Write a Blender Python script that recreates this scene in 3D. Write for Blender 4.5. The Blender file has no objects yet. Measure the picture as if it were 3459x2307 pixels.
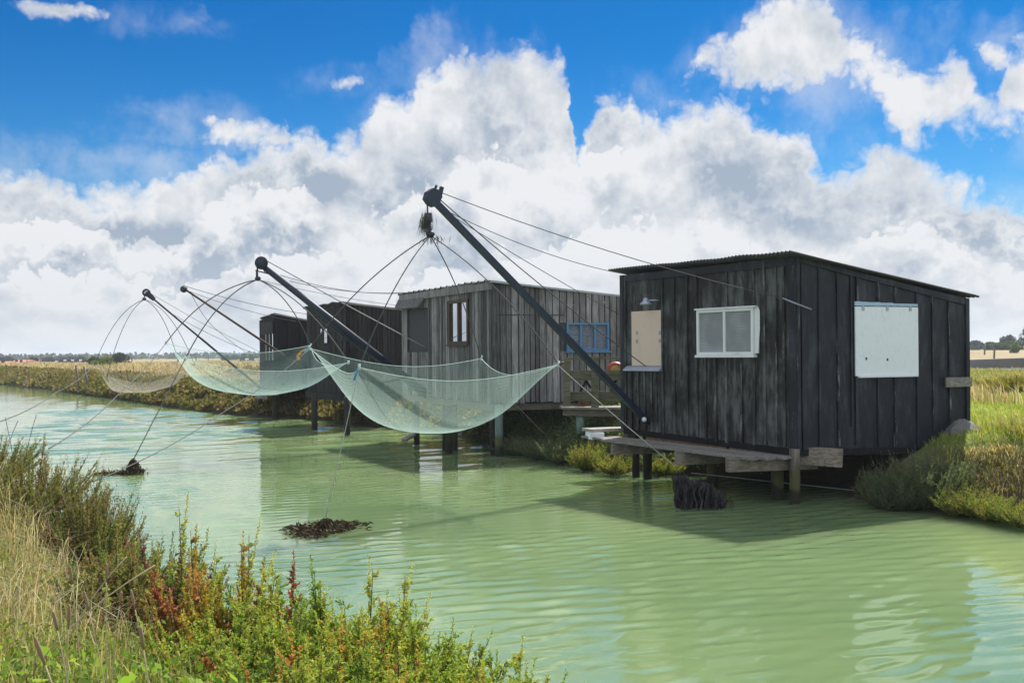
import bpy, math, random
import numpy as np
from mathutils import Vector
sc = bpy.context.scene
R = math.radians
rng = np.random.default_rng(11)
random.seed(5)

# ------------------------------------------------------------------ camera
CAM_H = 2.2
FPX = 3363.4            # focal length in pixels of the photograph (3459 wide)
HOR = 1194.7            # height of the horizon on the centre line
ROLL = R(0.5)
cam_d = bpy.data.cameras.new("camera"); cam = bpy.data.objects.new("camera", cam_d)
sc.collection.objects.link(cam); sc.camera = cam
cam.location = (0, 0, CAM_H); cam.rotation_euler = (R(90), ROLL, 0)
cam_d.sensor_width = 36; cam_d.lens = 36 * FPX / 3459
cam_d.shift_y = (HOR - 1153.5) / 3459
cam_d.clip_start = 0.05; cam_d.clip_end = 12000

# ------------------------------------------------------------------ exposure
sc.view_settings.view_transform = 'Standard'; sc.view_settings.look = 'None'
sc.view_settings.gamma = 1; sc.view_settings.exposure = 0.85
sc.render.engine = 'CYCLES'
sc.cycles.use_denoising = True
sc.cycles.max_bounces = 10; sc.cycles.transparent_max_bounces = 24
sc.cycles.diffuse_bounces = 3; sc.cycles.glossy_bounces = 3
sc.cycles.caustics_reflective = False; sc.cycles.caustics_refractive = False

# ------------------------------------------------------------------ sun
SUN_EL, SUN_AZ = R(50), R(28)
sun_dir = Vector((math.sin(SUN_AZ) * math.cos(SUN_EL), math.cos(SUN_AZ) * math.cos(SUN_EL), math.sin(SUN_EL)))
sun_d = bpy.data.lights.new("sun", 'SUN'); sun_d.energy = 4.6; sun_d.angle = R(0.55); sun_d.color = (1, .95, .87)
sun = bpy.data.objects.new("sun", sun_d); sc.collection.objects.link(sun)
sun.rotation_euler = (-sun_dir).to_track_quat('-Z', 'Y').to_euler(); sun.location = (20, 40, 60)

# ------------------------------------------------------------------ sky with cumulus clouds (world, at infinity)
world = bpy.data.worlds.new("World"); sc.world = world; world.use_nodes = True
wt = world.node_tree; wt.nodes.clear()

def px_dir(x, y):                     # a pixel of the photo shown 2351 wide -> azimuth, elevation of the sky there
    s = 1 / 0.67967
    a = (x * s - 1729.5) / FPX; b = -(y * s - HOR) / FPX
    c, q = math.cos(ROLL), math.sin(ROLL)
    v = Vector((a * c + b * q, 1, -a * q + b * c)).normalized()
    return math.atan2(v.x, v.y), math.asin(v.z)

# outlines of the cloud banks across the sky, as seen 2351 wide
BANK_TOP = [(-700, 330), (-300, 350), (-100, 375), (0, 372), (80, 352), (140, 385), (200, 400), (260, 392), (340, 390), (430, 374), (485, 335), (520, 322), (560, 312), (620, 300),
    (700, 280), (760, 300), (830, 285), (855, 250), (872, 205), (905, 185), (940, 180), (957, 125), (985, 108), (1050, 100), (1100, 98), (1150, 92), (1200, 80), (1240, 112), (1275, 98), (1305, 150),
    (1316, 240), (1322, 335), (1332, 330), (1352, 225), (1385, 185), (1450, 200), (1500, 240), (1560, 230), (1620, 215), (1665, 200), (1720, 222), (1760, 255), (1830, 272), (1860, 320), (1890, 372), (1920, 380),
    (1950, 360), (1985, 320), (2060, 315), (2120, 350), (2160, 380), (2250, 412), (2351, 442), (2500, 430), (2800, 350), (3200, 300)]
HEAP_TOP = [(1500, 330), (1560, 230), (1592, 148), (1620, 108), (1660, 92), (1700, 80), (1725, 10), (1780, -25), (1850, -35), (1905, -10), (1930, 50), (1980, 78), (2030, 120), (2075, 132), (2110, 138), (2140, 165),
    (2178, 128), (2220, 140), (2250, 215), (2300, 240), (2328, 112), (2351, 100), (2450, 80), (2700, 60), (3200, 40)]
HEAP_LOW = [(1500, 130), (1592, 152), (1620, 178), (1660, 198), (1700, 208), (1780, 214), (1850, 214), (1905, 206), (1960, 192), (1998, 205), (2025, 290), (2080, 335), (2110, 330), (2150, 310), (2220, 306), (2300, 300), (2351, 290), (2500, 300), (3200, 320)]
INNER_1 = [(-700, 520), (0, 500), (150, 470), (260, 540), (400, 520), (500, 430), (600, 395), (700, 410), (790, 470), (880, 470), (960, 400), (1040, 360), (1150, 330), (1230, 370), (1290, 345), (1400, 318), (1480, 335), (1530, 400),
    (1640, 395), (1760, 420), (1860, 400), (1950, 430), (2050, 400), (2160, 440), (2351, 500), (3200, 500)]
INNER_2 = [(-700, 640), (0, 620), (180, 590), (400, 640), (600, 560), (760, 570), (900, 640), (1050, 590), (1200, 560), (1370, 490), (1500, 470), (1600, 452), (1700, 470), (1790, 480), (1850, 540), (1960, 520), (2100, 480), (2250, 560), (2351, 590), (3200, 600)]
WISPS = [(545, 300, 100, 26), (475, 275, 26, 14), (640, 325, 80, 22), (795, 190, 48, 15), (140, 22, 115, 15), (2295, 130, 30, 30)]
UNIT = 2286.0 / 1000.0
def nd(t, kind, **kw):
    n = t.nodes.new(kind)
    for k, v in kw.items(): setattr(n, k, v)
    return n
def mth(t, op, a, b=None, c=None, clamp=False):
    n = t.nodes.new('ShaderNodeMath'); n.operation = op; n.use_clamp = clamp
    for i, q in enumerate((a, b, c)):
        if q is None: continue
        if isinstance(q, (int, float)): n.inputs[i].default_value = q
        else: t.links.new(q, n.inputs[i])
    return n.outputs[0]
def vmth(t, op, a, b=None):
    n = t.nodes.new('ShaderNodeVectorMath'); n.operation = op
    for i, q in enumerate((a, b)):
        if q is None: continue
        if isinstance(q, (tuple, list)): n.inputs[i].default_value = q
        else: t.links.new(q, n.inputs[i])
    return n.outputs['Value'] if op == 'LENGTH' else n.outputs['Vector']
def smooth(t, x, lo, hi):
    n = t.nodes.new('ShaderNodeMapRange'); n.interpolation_type = 'SMOOTHSTEP'
    t.links.new(x, n.inputs['Value']); n.inputs['From Min'].default_value = lo; n.inputs['From Max'].default_value = hi
    return n.outputs['Result']
def mixc(t, fac, a, b, blend='MIX'):
    n = t.nodes.new('ShaderNodeMix'); n.data_type = 'RGBA'; n.blend_type = blend
    for s, q in (('Factor_Float', fac), ('A_Color', a), ('B_Color', b)):
        i = [k for k in n.inputs if k.identifier == s][0]
        if isinstance(q, (int, float)): i.default_value = q
        elif isinstance(q, (tuple, list)): i.default_value = (*q[:3], 1)
        else: t.links.new(q, i)
    return [k for k in n.outputs if k.identifier == 'Result_Color'][0]

cg = bpy.data.node_groups.new("cloud_field", 'ShaderNodeTree')
cg.interface.new_socket("P", in_out='INPUT', socket_type='NodeSocketVector')
for s_ in ("Field", "Inner 1", "Inner 2"): cg.interface.new_socket(s_, in_out='OUTPUT', socket_type='NodeSocketFloat')
gi = nd(cg, 'NodeGroupInput'); go = nd(cg, 'NodeGroupOutput')
P = gi.outputs[0]
wn = nd(cg, 'ShaderNodeTexNoise', noise_dimensions='2D'); wn.inputs['Scale'].default_value = 7; wn.inputs['Detail'].default_value = 5; wn.inputs['Roughness'].default_value = .6
cg.links.new(P, wn.inputs['Vector'])
off = vmth(cg, 'SUBTRACT', wn.outputs['Color'], (.5, .5, .5)); off = vmth(cg, 'MULTIPLY', off, (.085, .06, 0))
Q = vmth(cg, 'ADD', P, off)
sep = nd(cg, 'ShaderNodeSeparateXYZ'); cg.links.new(Q, sep.inputs[0])
AZ0, EL1 = .75, .60
azn = mth(cg, 'MULTIPLY_ADD', sep.outputs[0], 1 / (2 * AZ0 * UNIT), .5, clamp=True); eln = mth(cg, 'MULTIPLY', sep.outputs[1], 1 / (EL1 * UNIT))
def outline(pts):
    n = nd(cg, 'ShaderNodeFloatCurve'); cv = n.mapping.curves[0]; q = []
    for (x, y) in pts:
        a, e = px_dir(x, y); q.append((a / (2 * AZ0) + .5, e / EL1))
    q.sort()
    while len(cv.points) < len(q): cv.points.new(.5, .5)
    for p_, (a, e) in zip(cv.points, q): p_.location = (a, e); p_.handle_type = 'VECTOR'
    n.mapping.update(); cg.links.new(azn, n.inputs['Value']); return n.outputs[0]
K_ = EL1 * UNIT / .085
low = mth(cg, 'MULTIPLY', mth(cg, 'SUBTRACT', outline(BANK_TOP), eln), K_)
low = mth(cg, 'MINIMUM', low, 1.1)
h_a = mth(cg, 'MULTIPLY', mth(cg, 'SUBTRACT', outline(HEAP_TOP), eln), K_); h_b = mth(cg, 'MULTIPLY', mth(cg, 'SUBTRACT', eln, outline(HEAP_LOW)), K_ * .8)
f = mth(cg, 'SMOOTH_MAX', low, mth(cg, 'ADD', mth(cg, 'SMOOTH_MIN', h_a, h_b, .3), .28), .1)
for (x, y, rx, ry) in WISPS:
    az, el = px_dir(x, y)
    d = vmth(cg, 'MULTIPLY', vmth(cg, 'SUBTRACT', Q, (az * UNIT, el * UNIT, 0)), (1000 / rx, 1000 / ry, 0))
    f = mth(cg, 'MAXIMUM', f, mth(cg, 'MULTIPLY', mth(cg, 'SUBTRACT', 1.35, vmth(cg, 'LENGTH', d)), .55))
n2 = nd(cg, 'ShaderNodeTexNoise', noise_dimensions='2D'); n2.inputs['Scale'].default_value = 11; n2.inputs['Detail'].default_value = 7; n2.inputs['Roughness'].default_value = .60
cg.links.new(P, n2.inputs['Vector'])
vv = nd(cg, 'ShaderNodeTexVoronoi', voronoi_dimensions='2D'); vv.feature = 'F1'; vv.inputs['Scale'].default_value = 20
vv.inputs['Detail'].default_value = 2; vv.inputs['Roughness'].default_value = .6
cg.links.new(Q, vv.inputs['Vector'])
h1 = mth(cg, 'MULTIPLY', mth(cg, 'SUBTRACT', n2.outputs[0], .5), 1.0)
h2 = mth(cg, 'MULTIPLY', mth(cg, 'SUBTRACT', .40, vv.outputs['Distance']), .42)
hh = mth(cg, 'ADD', h1, h2)
f = mth(cg, 'ADD', f, hh)
for i_, pts in enumerate((INNER_1, INNER_2)):
    cg.links.new(mth(cg, 'ADD', mth(cg, 'MULTIPLY', mth(cg, 'SUBTRACT', outline(pts), eln), K_ * .8), hh), go.inputs[1 + i_])
cg.links.new(f, go.inputs[0])

tc = nd(wt, 'ShaderNodeTexCoord')
sp = nd(wt, 'ShaderNodeSeparateXYZ'); wt.links.new(tc.outputs['Generated'], sp.inputs[0])
az = mth(wt, 'ARCTAN2', sp.outputs[0], sp.outputs[1]); el = mth(wt, 'ARCSINE', sp.outputs[2])
cmb = nd(wt, 'ShaderNodeCombineXYZ')
wt.links.new(mth(wt, 'MULTIPLY', az, UNIT), cmb.inputs[0]); wt.links.new(mth(wt, 'MULTIPLY', el, UNIT), cmb.inputs[1])
def field(vec):
    n = wt.nodes.new('ShaderNodeGroup'); n.node_tree = cg; wt.links.new(vec, n.inputs[0]); return n.outputs
F0, I1, I2 = field(cmb.outputs[0])[:3]
dens = smooth(wt, F0, -.12, .62)
# billows: a height field lit from the sun's side, flatter towards the horizon
elc = mth(wt, 'MAXIMUM', el, 0.0)
cb2 = nd(wt, 'ShaderNodeCombineXYZ'); wt.links.new(mth(wt, 'MULTIPLY', az, UNIT), cb2.inputs[0])
wt.links.new(mth(wt, 'MULTIPLY', mth(wt, 'SQRT', mth(wt, 'MULTIPLY_ADD', elc, UNIT, .02)), 1.15), cb2.inputs[1])
def bill(vec, sc_, det):
    n = nd(wt, 'ShaderNodeTexNoise', noise_dimensions='2D'); n.inputs['Scale'].default_value = sc_; n.inputs['Detail'].default_value = det; n.inputs['Roughness'].default_value = .58
    wt.links.new(vec, n.inputs['Vector']); return n.outputs[0]
def edge(g):                                          # a nearer heap: bright rim, the cloud behind it in shade
    above = mth(wt, 'MULTIPLY', smooth(wt, g, -1.0, -.05), mth(wt, 'SUBTRACT', 1.0, smooth(wt, g, -.05, .16)))
    rim = mth(wt, 'MULTIPLY', smooth(wt, g, -.05, .18), mth(wt, 'SUBTRACT', 1.0, smooth(wt, g, .2, 1.3)))
    return above, rim
A1, R1 = edge(I1); A2, R2 = edge(I2)
B0 = bill(cb2.outputs[0], 4.0, 5); B1 = bill(vmth(wt, 'ADD', cb2.outputs[0], (.014, .044, 0)), 4.0, 5)
BL = bill(cb2.outputs[0], 2.6, 3)
rel = mth(wt, 'MULTIPLY', mth(wt, 'SUBTRACT', B1, B0), 2.7)
deep = smooth(wt, F0, .15, 1.15)
sh = mth(wt, 'MULTIPLY', deep, smooth(wt, BL, .32, .74)); sh = mth(wt, 'MULTIPLY', sh, .66)
sh = mth(wt, 'ADD', sh, mth(wt, 'MULTIPLY', mth(wt, 'ADD', rel, .08), smooth(wt, F0, .05, .5)), clamp=True)
BM = smooth(wt, bill(vmth(wt, 'ADD', cb2.outputs[0], (3.1, 1.7, 0)), 3.0, 2), .38, .62)
sh = mth(wt, 'ADD', sh, mth(wt, 'MULTIPLY', mth(wt, 'MAXIMUM', A1, A2), mth(wt, 'MULTIPLY', mth(wt, 'MULTIPLY', deep, BM), .62)))
sh = mth(wt, 'SUBTRACT', sh, mth(wt, 'MULTIPLY', mth(wt, 'MAXIMUM', R1, R2), mth(wt, 'MULTIPLY', BM, .6)), clamp=True)
sky = nd(wt, 'ShaderNodeTexSky', sky_type='NISHITA'); sky.sun_disc = False; sky.sun_elevation = SUN_EL; sky.sun_rotation = SUN_AZ
sky.altitude = 0; sky.air_density = 1.0; sky.dust_density = .25; sky.ozone_density = 3.0
hs = nd(wt, 'ShaderNodeHueSaturation'); hs.inputs['Saturation'].default_value = 1.35; hs.inputs['Value'].default_value = 1.0
wt.links.new(sky.outputs[0], hs.inputs['Color'])
tint = mixc(wt, 1.0, hs.outputs[0], mixc(wt, smooth(wt, el, .33, .13), (.0, .335, .50), (.19, .44, .56)), 'MULTIPLY')
SKY_STR = 0.10
lit = (4.65, 4.72, 4.85); shade = (2.05, 2.5, 3.1)
ccol = mixc(wt, sh, lit, shade)
hz = smooth(wt, el, .13, -.02)                        # thin bright air low over the land
ccol = mixc(wt, mth(wt, 'MULTIPLY', hz, .55), ccol, (3.9, 4.15, 4.45))
veil = mth(wt, 'MULTIPLY', smooth(wt, F0, -1.25, .1), smooth(wt, bill(cb2.outputs[0], 3.4, 6), .40, .72))
dens = mth(wt, 'MAXIMUM', dens, mth(wt, 'MULTIPLY', veil, .42))
back = smooth(wt, sp.outputs[1], .10, -.30)            # added fill light: unseen, brightened broken cloud behind the camera
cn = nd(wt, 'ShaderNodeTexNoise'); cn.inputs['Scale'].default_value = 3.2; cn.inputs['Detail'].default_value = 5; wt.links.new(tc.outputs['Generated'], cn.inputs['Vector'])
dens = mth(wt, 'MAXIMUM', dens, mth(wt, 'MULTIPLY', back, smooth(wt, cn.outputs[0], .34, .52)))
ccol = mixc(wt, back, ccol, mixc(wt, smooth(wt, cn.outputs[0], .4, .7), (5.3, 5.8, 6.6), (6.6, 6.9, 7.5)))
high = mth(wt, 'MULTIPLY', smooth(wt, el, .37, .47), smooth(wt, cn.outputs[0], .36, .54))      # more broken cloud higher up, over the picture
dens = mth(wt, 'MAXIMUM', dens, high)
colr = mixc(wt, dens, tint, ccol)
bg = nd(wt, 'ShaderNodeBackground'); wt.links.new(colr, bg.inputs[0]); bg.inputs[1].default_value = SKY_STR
wo = nd(wt, 'ShaderNodeOutputWorld'); wt.links.new(bg.outputs[0], wo.inputs[0])

# ------------------------------------------------------------------ helpers
CROPS = {'V': (0, 0, .67967), 'C1': (2000, 800, 1.568), 'C2': (1250, 900, 2.0905), 'C3': (800, 800, 2.24), 'C4': (0, 850, 1.8444),
         'C5': (1300, 580, 1.912), 'G1': (0, 1400, 1.729), 'G3': (2800, 1050, 2.091), 'G4': (1900, 1300, 2.351)}
def px(c, x, y):
    a, b, s = CROPS[c]; return a + x / s, b + y / s
cr_, sr_ = math.cos(ROLL), math.sin(ROLL)
AX_R = Vector((cr_, 0, -sr_)); AX_U = Vector((sr_, 0, cr_))
def ray(c, x, y):
    X, Y = px(c, x, y)
    return Vector((0, 1, 0)) + AX_R * ((X - 1729.5) / FPX) - AX_U * ((Y - HOR) / FPX)
def at(c, x, y, d):                   # the point seen at a pixel of a crop of the photo, d metres ahead
    return Vector((0, 0, CAM_H)) + ray(c, x, y) * d
def onz(c, x, y, z=0.0):
    r = ray(c, x, y); return Vector((0, 0, CAM_H)) + r * ((z - CAM_H) / r.z)

def link(o, parent=None):
    sc.collection.objects.link(o)
    if parent is not None: o.parent = parent
    return o
def tag(o, label=None, cat=None, group=None, kind=None):
    if label: o['label'] = label
    if cat: o['category'] = cat
    if group: o['group'] = group
    if kind: o['kind'] = kind
    return o
def thing(name, loc, label, cat, group=None):
    o = bpy.data.objects.new(name, None); o.empty_display_size = .2; o.location = Vector(loc)
    link(o); return tag(o, label, cat, group)
def root_loc(p):
    v = Vector((0, 0, 0))
    while p is not None: v = v + p.location; p = p.parent
    return v

class MB:
    def __init__(s): s.v = []; s.f = []; s.t = []; s.sm = []
    def quad(s, pts, tone=.5, sm=False):
        i = len(s.v); s.v += [Vector(p) for p in pts]; s.f.append(tuple(range(i, i + len(pts)))); s.t.append(tone); s.sm.append(sm)
    def hexa(s, p, tone=.5):           # p: 4 bottom, 4 top
        i = len(s.v); s.v += [Vector(q) for q in p]
        for f in ((3, 2, 1, 0), (4, 5, 6, 7), (0, 1, 5, 4), (1, 2, 6, 5), (2, 3, 7, 6), (3, 0, 4, 7)):
            s.f.append(tuple(i + k for k in f)); s.t.append(tone); s.sm.append(False)
    def beam(s, a, b, w, h, up=(0, 0, 1), tone=.5, w2=None, h2=None):
        a, b = Vector(a), Vector(b); d = (b - a).normalized(); up = Vector(up)
        x = d.cross(up)
        if x.length < 1e-4: x = d.cross(Vector((0, 1, 0)))
        x.normalize(); y = x.cross(d).normalized()
        w2 = w if w2 is None else w2; h2 = h if h2 is None else h2
        c = lambda p, W, H: [p - x * W / 2 - y * H / 2, p + x * W / 2 - y * H / 2, p + x * W / 2 + y * H / 2, p - x * W / 2 + y * H / 2]
        s.hexa(c(a, w, h) + c(b, w2, h2), tone)
    def tube(s, pts, r, n=8, tone=.5, cap=True):
        pts = [Vector(p) for p in pts]; m = len(pts)
        rr = r if isinstance(r, (list, tuple, np.ndarray)) else [r] * m
        i0 = len(s.v); px_ = None
        for k, p in enumerate(pts):
            d = (pts[min(k + 1, m - 1)] - pts[max(k - 1, 0)])
            if d.length < 1e-9: d = Vector((0, 0, 1))
            d.normalize()
            x = px_ - d * px_.dot(d) if px_ is not None else d.cross(Vector((0.3, .1, 1)))
            if x.length < 1e-4: x = d.cross(Vector((0, 1, 0.2)))
            x.normalize(); px_ = x; y = d.cross(x)
            for j in range(n):
                a = 2 * math.pi * j / n; s.v.append(p + (x * math.cos(a) + y * math.sin(a)) * rr[k])
        for k in range(m - 1):
            for j in range(n):
                q = i0 + k * n; s.f.append((q + j, q + (j + 1) % n, q + n + (j + 1) % n, q + n + j)); s.t.append(tone); s.sm.append(True)
        if cap:
            s.f.append(tuple(i0 + j for j in range(n - 1, -1, -1))); s.t.append(tone); s.sm.append(False)
            s.f.append(tuple(i0 + (m - 1) * n + j for j in range(n))); s.t.append(tone); s.sm.append(False)
    def lathe(s, c, prof, n=20, axis=(0, 0, 1), tone=.5):
        axis = Vector(axis).normalized(); x = axis.orthogonal().normalized(); y = axis.cross(x); i0 = len(s.v); c = Vector(c)
        for (r, h) in prof:
            for j in range(n):
                a = 2 * math.pi * j / n; s.v.append(c + axis * h + (x * math.cos(a) + y * math.sin(a)) * max(r, 1e-4))
        for k in range(len(prof) - 1):
            for j in range(n):
                q = i0 + k * n; s.f.append((q + j, q + (j + 1) % n, q + n + (j + 1) % n, q + n + j)); s.t.append(tone); s.sm.append(True)
    def build(s, name, mat, parent=None, **kw):
        o0 = root_loc(parent)
        me = bpy.data.meshes.new(name); me.from_pydata([tuple(v - o0) for v in s.v], [], s.f)
        a = me.attributes.new('tone', 'FLOAT', 'FACE'); a.data.foreach_set('value', np.array(s.t, np.float32))
        me.polygons.foreach_set('use_smooth', np.array(s.sm, bool)); me.materials.append(mat); me.update()
        o = bpy.data.objects.new(name, me); link(o, parent); return tag(o, **kw)

def quads_obj(name, V, col, mat, parent=None, **kw):     # V (n,4,3) loose quads, col (n,3)
    n = len(V); o0 = np.array(root_loc(parent)); V = (np.asarray(V) - o0).reshape(-1, 3).astype(np.float32)
    me = bpy.data.meshes.new(name); me.vertices.add(n * 4); me.loops.add(n * 4); me.polygons.add(n)
    me.vertices.foreach_set('co', V.ravel()); me.loops.foreach_set('vertex_index', np.arange(n * 4, dtype=np.int32))
    me.polygons.foreach_set('loop_start', np.arange(0, n * 4, 4, dtype=np.int32))
    try: me.polygons.foreach_set('loop_total', np.full(n, 4, np.int32))
    except Exception: pass
    c = np.ones((n, 4), np.float32); c[:, :3] = col
    a = me.attributes.new('col', 'FLOAT_COLOR', 'FACE'); a.data.foreach_set('color', c.ravel())
    me.materials.append(mat); me.update(calc_edges=True)
    o = bpy.data.objects.new(name, me); link(o, parent); return tag(o, **kw)

def unit(a): return a / np.maximum(np.linalg.norm(a, axis=-1, keepdims=True), 1e-9)
def leaf_quads(pos, axis, L, W):
    r = unit(np.cross(axis, rng.normal(size=pos.shape))); L = np.asarray(L).reshape(-1, 1); W = np.asarray(W).reshape(-1, 1)
    m = pos + axis * L * .45
    return np.stack([pos, m + r * W, pos + axis * L, m - r * W], 1)
def blade_quads(base, h, w, az, lean):
    n = len(base); d = np.stack([np.cos(az), np.sin(az), np.zeros(n)], 1); ph = rng.uniform(0, 6.283, n)
    s = np.stack([np.cos(ph), np.sin(ph), np.zeros(n)], 1) * w[:, None]; z = np.array([0, 0, 1.])
    p1 = base + z * (h * .58)[:, None] + d * (lean * h * .22)[:, None]
    p2 = base + z * (h * (1 - .35 * lean))[:, None] + d * (lean * h)[:, None]
    return np.concatenate([np.stack([base - s, base + s, p1 + s * .8, p1 - s * .8], 1), np.stack([p1 - s * .8, p1 + s * .8, p2 + s * .12, p2 - s * .12], 1)], 0)
def pick(pal, n, jit=.18):
    pal = np.array(pal); c = pal[rng.integers(0, len(pal), n)]
    return np.clip(c * rng.uniform(1 - jit, 1 + jit, (n, 1)) * rng.uniform(1 - jit * .4, 1 + jit * .4, (n, 3)), 0, 1)

# ------------------------------------------------------------------ materials
def newmat(name):
    m = bpy.data.materials.new(name); m.use_nodes = True; t = m.node_tree
    return m, t, t.nodes['Principled BSDF'], t.nodes['Material Output']
def objvec(t, scale=(1, 1, 1), rot=(0, 0, 0)):
    c = nd(t, 'ShaderNodeTexCoord'); mp = nd(t, 'ShaderNodeMapping'); t.links.new(c.outputs['Object'], mp.inputs[0])
    mp.inputs['Scale'].default_value = scale; mp.inputs['Rotation'].default_value = rot; return mp.outputs[0]
def noise(t, vec, scale, detail=5, rough=.55):
    n = nd(t, 'ShaderNodeTexNoise'); t.links.new(vec, n.inputs['Vector']); n.inputs['Scale'].default_value = scale
    n.inputs['Detail'].default_value = detail; n.inputs['Roughness'].default_value = rough; return n.outputs[0]
def ramp(t, fac, stops):
    n = nd(t, 'ShaderNodeValToRGB'); t.links.new(fac, n.inputs[0]); e = n.color_ramp.elements
    while len(e) < len(stops): e.new(.5)
    for k, (p, c) in enumerate(stops): e[k].position = p; e[k].color = (*c, 1)
    return n.outputs[0]
def bump(t, p, h, strength, dist):
    b = nd(t, 'ShaderNodeBump'); b.inputs['Strength'].default_value = strength; b.inputs['Distance'].default_value = dist
    t.links.new(h, b.inputs['Height']); t.links.new(b.outputs[0], p.inputs['Normal'])
def wood(name, dark, mid, light, axis='z', rough=.85, tone=.75, moss=None):
    m, t, p, o = newmat(name)
    sc3 = {'z': (1, 1, .07), 'x': (.07, 1, 1), 'y': (1, .07, 1), 'n': (1, 1, 1)}[axis]
    v = objvec(t, sc3); g = noise(t, v, 38, 6, .65); g2 = noise(t, objvec(t), 2.4, 5, .6)
    c = ramp(t, g, [(.25, dark), (.5, mid), (.78, light)])
    at_ = nd(t, 'ShaderNodeAttribute'); at_.attribute_name = 'tone'
    k = mth(t, 'ADD', mth(t, 'MULTIPLY', at_.outputs['Fac'], tone * 2), 1 - tone)
    k = mth(t, 'MULTIPLY', k, mth(t, 'ADD', mth(t, 'MULTIPLY', g2, .9), .55))
    cc = nd(t, 'ShaderNodeCombineXYZ'); [t.links.new(k, cc.inputs[i]) for i in range(3)]
    c = mixc(t, 1.0, c, cc.outputs[0], 'MULTIPLY')
    if moss:
        s = nd(t, 'ShaderNodeSeparateXYZ'); gm = nd(t, 'ShaderNodeNewGeometry'); t.links.new(gm.outputs['Position'], s.inputs[0])
        zz = mth(t, 'ADD', s.outputs[2], mth(t, 'MULTIPLY', mth(t, 'SUBTRACT', g2, .5), .5))
        b1 = smooth(t, zz, moss[1], moss[1] - .18); c = mixc(t, mth(t, 'MULTIPLY', b1, .85), c, moss[0])
        b2 = smooth(t, zz, .26, .16); c = mixc(t, mth(t, 'MULTIPLY', b2, .9), c, (.02, .02, .014))
    t.links.new(c, p.inputs['Base Color']); p.inputs['Roughness'].default_value = rough
    p.inputs['Specular IOR Level'].default_value = .25
    bump(t, p, g, .5, .006); return m
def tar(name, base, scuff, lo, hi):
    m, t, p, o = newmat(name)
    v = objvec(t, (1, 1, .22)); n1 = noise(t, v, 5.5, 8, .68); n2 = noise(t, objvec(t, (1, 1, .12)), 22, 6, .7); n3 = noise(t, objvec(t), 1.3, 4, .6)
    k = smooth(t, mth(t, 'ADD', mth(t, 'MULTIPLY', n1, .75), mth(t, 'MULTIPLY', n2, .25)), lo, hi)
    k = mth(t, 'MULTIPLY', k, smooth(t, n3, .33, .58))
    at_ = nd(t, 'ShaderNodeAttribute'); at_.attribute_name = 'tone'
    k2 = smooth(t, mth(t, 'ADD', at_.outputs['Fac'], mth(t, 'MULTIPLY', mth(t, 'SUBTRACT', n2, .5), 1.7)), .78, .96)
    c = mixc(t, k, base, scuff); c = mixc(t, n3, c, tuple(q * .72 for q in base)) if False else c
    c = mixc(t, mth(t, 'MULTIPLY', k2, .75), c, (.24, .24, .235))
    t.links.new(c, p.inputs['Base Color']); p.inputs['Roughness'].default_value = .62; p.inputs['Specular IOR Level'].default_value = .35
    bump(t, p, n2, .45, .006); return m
def paint(name, col, rough=.55, dirt=.25, metal=0., dirtcol=(.15, .13, .1), scale=6):
    m, t, p, o = newmat(name); n1 = noise(t, objvec(t, (1, 1, .4)), scale, 8, .7)
    c = mixc(t, mth(t, 'MULTIPLY', smooth(t, n1, .5, .75), dirt), col, dirtcol)
    t.links.new(c, p.inputs['Base Color']); p.inputs['Roughness'].default_value = rough; p.inputs['Metallic'].default_value = metal
    bump(t, p, n1, .2, .004); return m
def leafmat(name, trans=.4, rough=.72):
    m, t, p, o = newmat(name); a = nd(t, 'ShaderNodeAttribute'); a.attribute_name = 'col'
    t.links.new(a.outputs['Color'], p.inputs['Base Color']); p.inputs['Roughness'].default_value = rough; p.inputs['Specular IOR Level'].default_value = .18
    tr = nd(t, 'ShaderNodeBsdfTranslucent'); c2 = mixc(t, 1.0, a.outputs['Color'], (1.35, 1.3, .8), 'MULTIPLY'); t.links.new(c2, tr.inputs[0])
    mx = nd(t, 'ShaderNodeMixShader'); mx.inputs[0].default_value = trans
    t.links.new(p.outputs[0], mx.inputs[1]); t.links.new(tr.outputs[0], mx.inputs[2]); t.links.new(mx.outputs[0], o.inputs[0]); return m

M = {}
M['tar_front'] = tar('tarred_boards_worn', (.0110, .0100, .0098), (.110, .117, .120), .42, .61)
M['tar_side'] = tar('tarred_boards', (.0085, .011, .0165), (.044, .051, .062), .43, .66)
M['grey_wood'] = wood('weathered_boards', (.05, .047, .045), (.168, .163, .160), (.34, .338, .338))
M['dark_wood'] = wood('dark_boards', (.008, .0075, .0075), (.020, .0195, .0195), (.055, .053, .05))
M['black_wood'] = wood('black_boards', (.006, .006, .0065), (.011, .011, .012), (.022, .022, .024))
M['beam_wood'] = wood('beam_timber', (.075, .06, .045), (.19, .16, .125), (.31, .28, .23), 'x')
M['beam_red'] = wood('stained_timber', (.06, .035, .02), (.17, .10, .06), (.28, .18, .11), 'x')
M['deck_wood'] = wood('deck_boards', (.09, .085, .075), (.21, .20, .175), (.36, .34, .30), 'x')
M['rail_wood'] = wood('mossy_rail_timber', (.06, .055, .035), (.15, .145, .09), (.25, .24, .16), 'x')
M['pile'] = wood('pile_timber', (.04, .035, .028), (.12, .10, .08), (.21, .19, .15), 'z', moss=((.085, .085, .025), .62))
M['pile_dark'] = wood('dark_pile_timber', (.014, .013, .012), (.032, .03, .027), (.06, .056, .05), 'z', moss=((.03, .032, .014), .55))
M['pile_green'] = wood('green_painted_pile', (.10, .14, .12), (.19, .28, .24), (.26, .36, .31), 'z', moss=((.085, .085, .025), .55))
M['roof_sheet'] = paint('corrugated_sheet', (.055, .055, .06), .6, .6, .3, (.02, .018, .016))
M['roof_pale'] = paint('pale_roof_edge', (.32, .36, .40), .55, .4)
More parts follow.
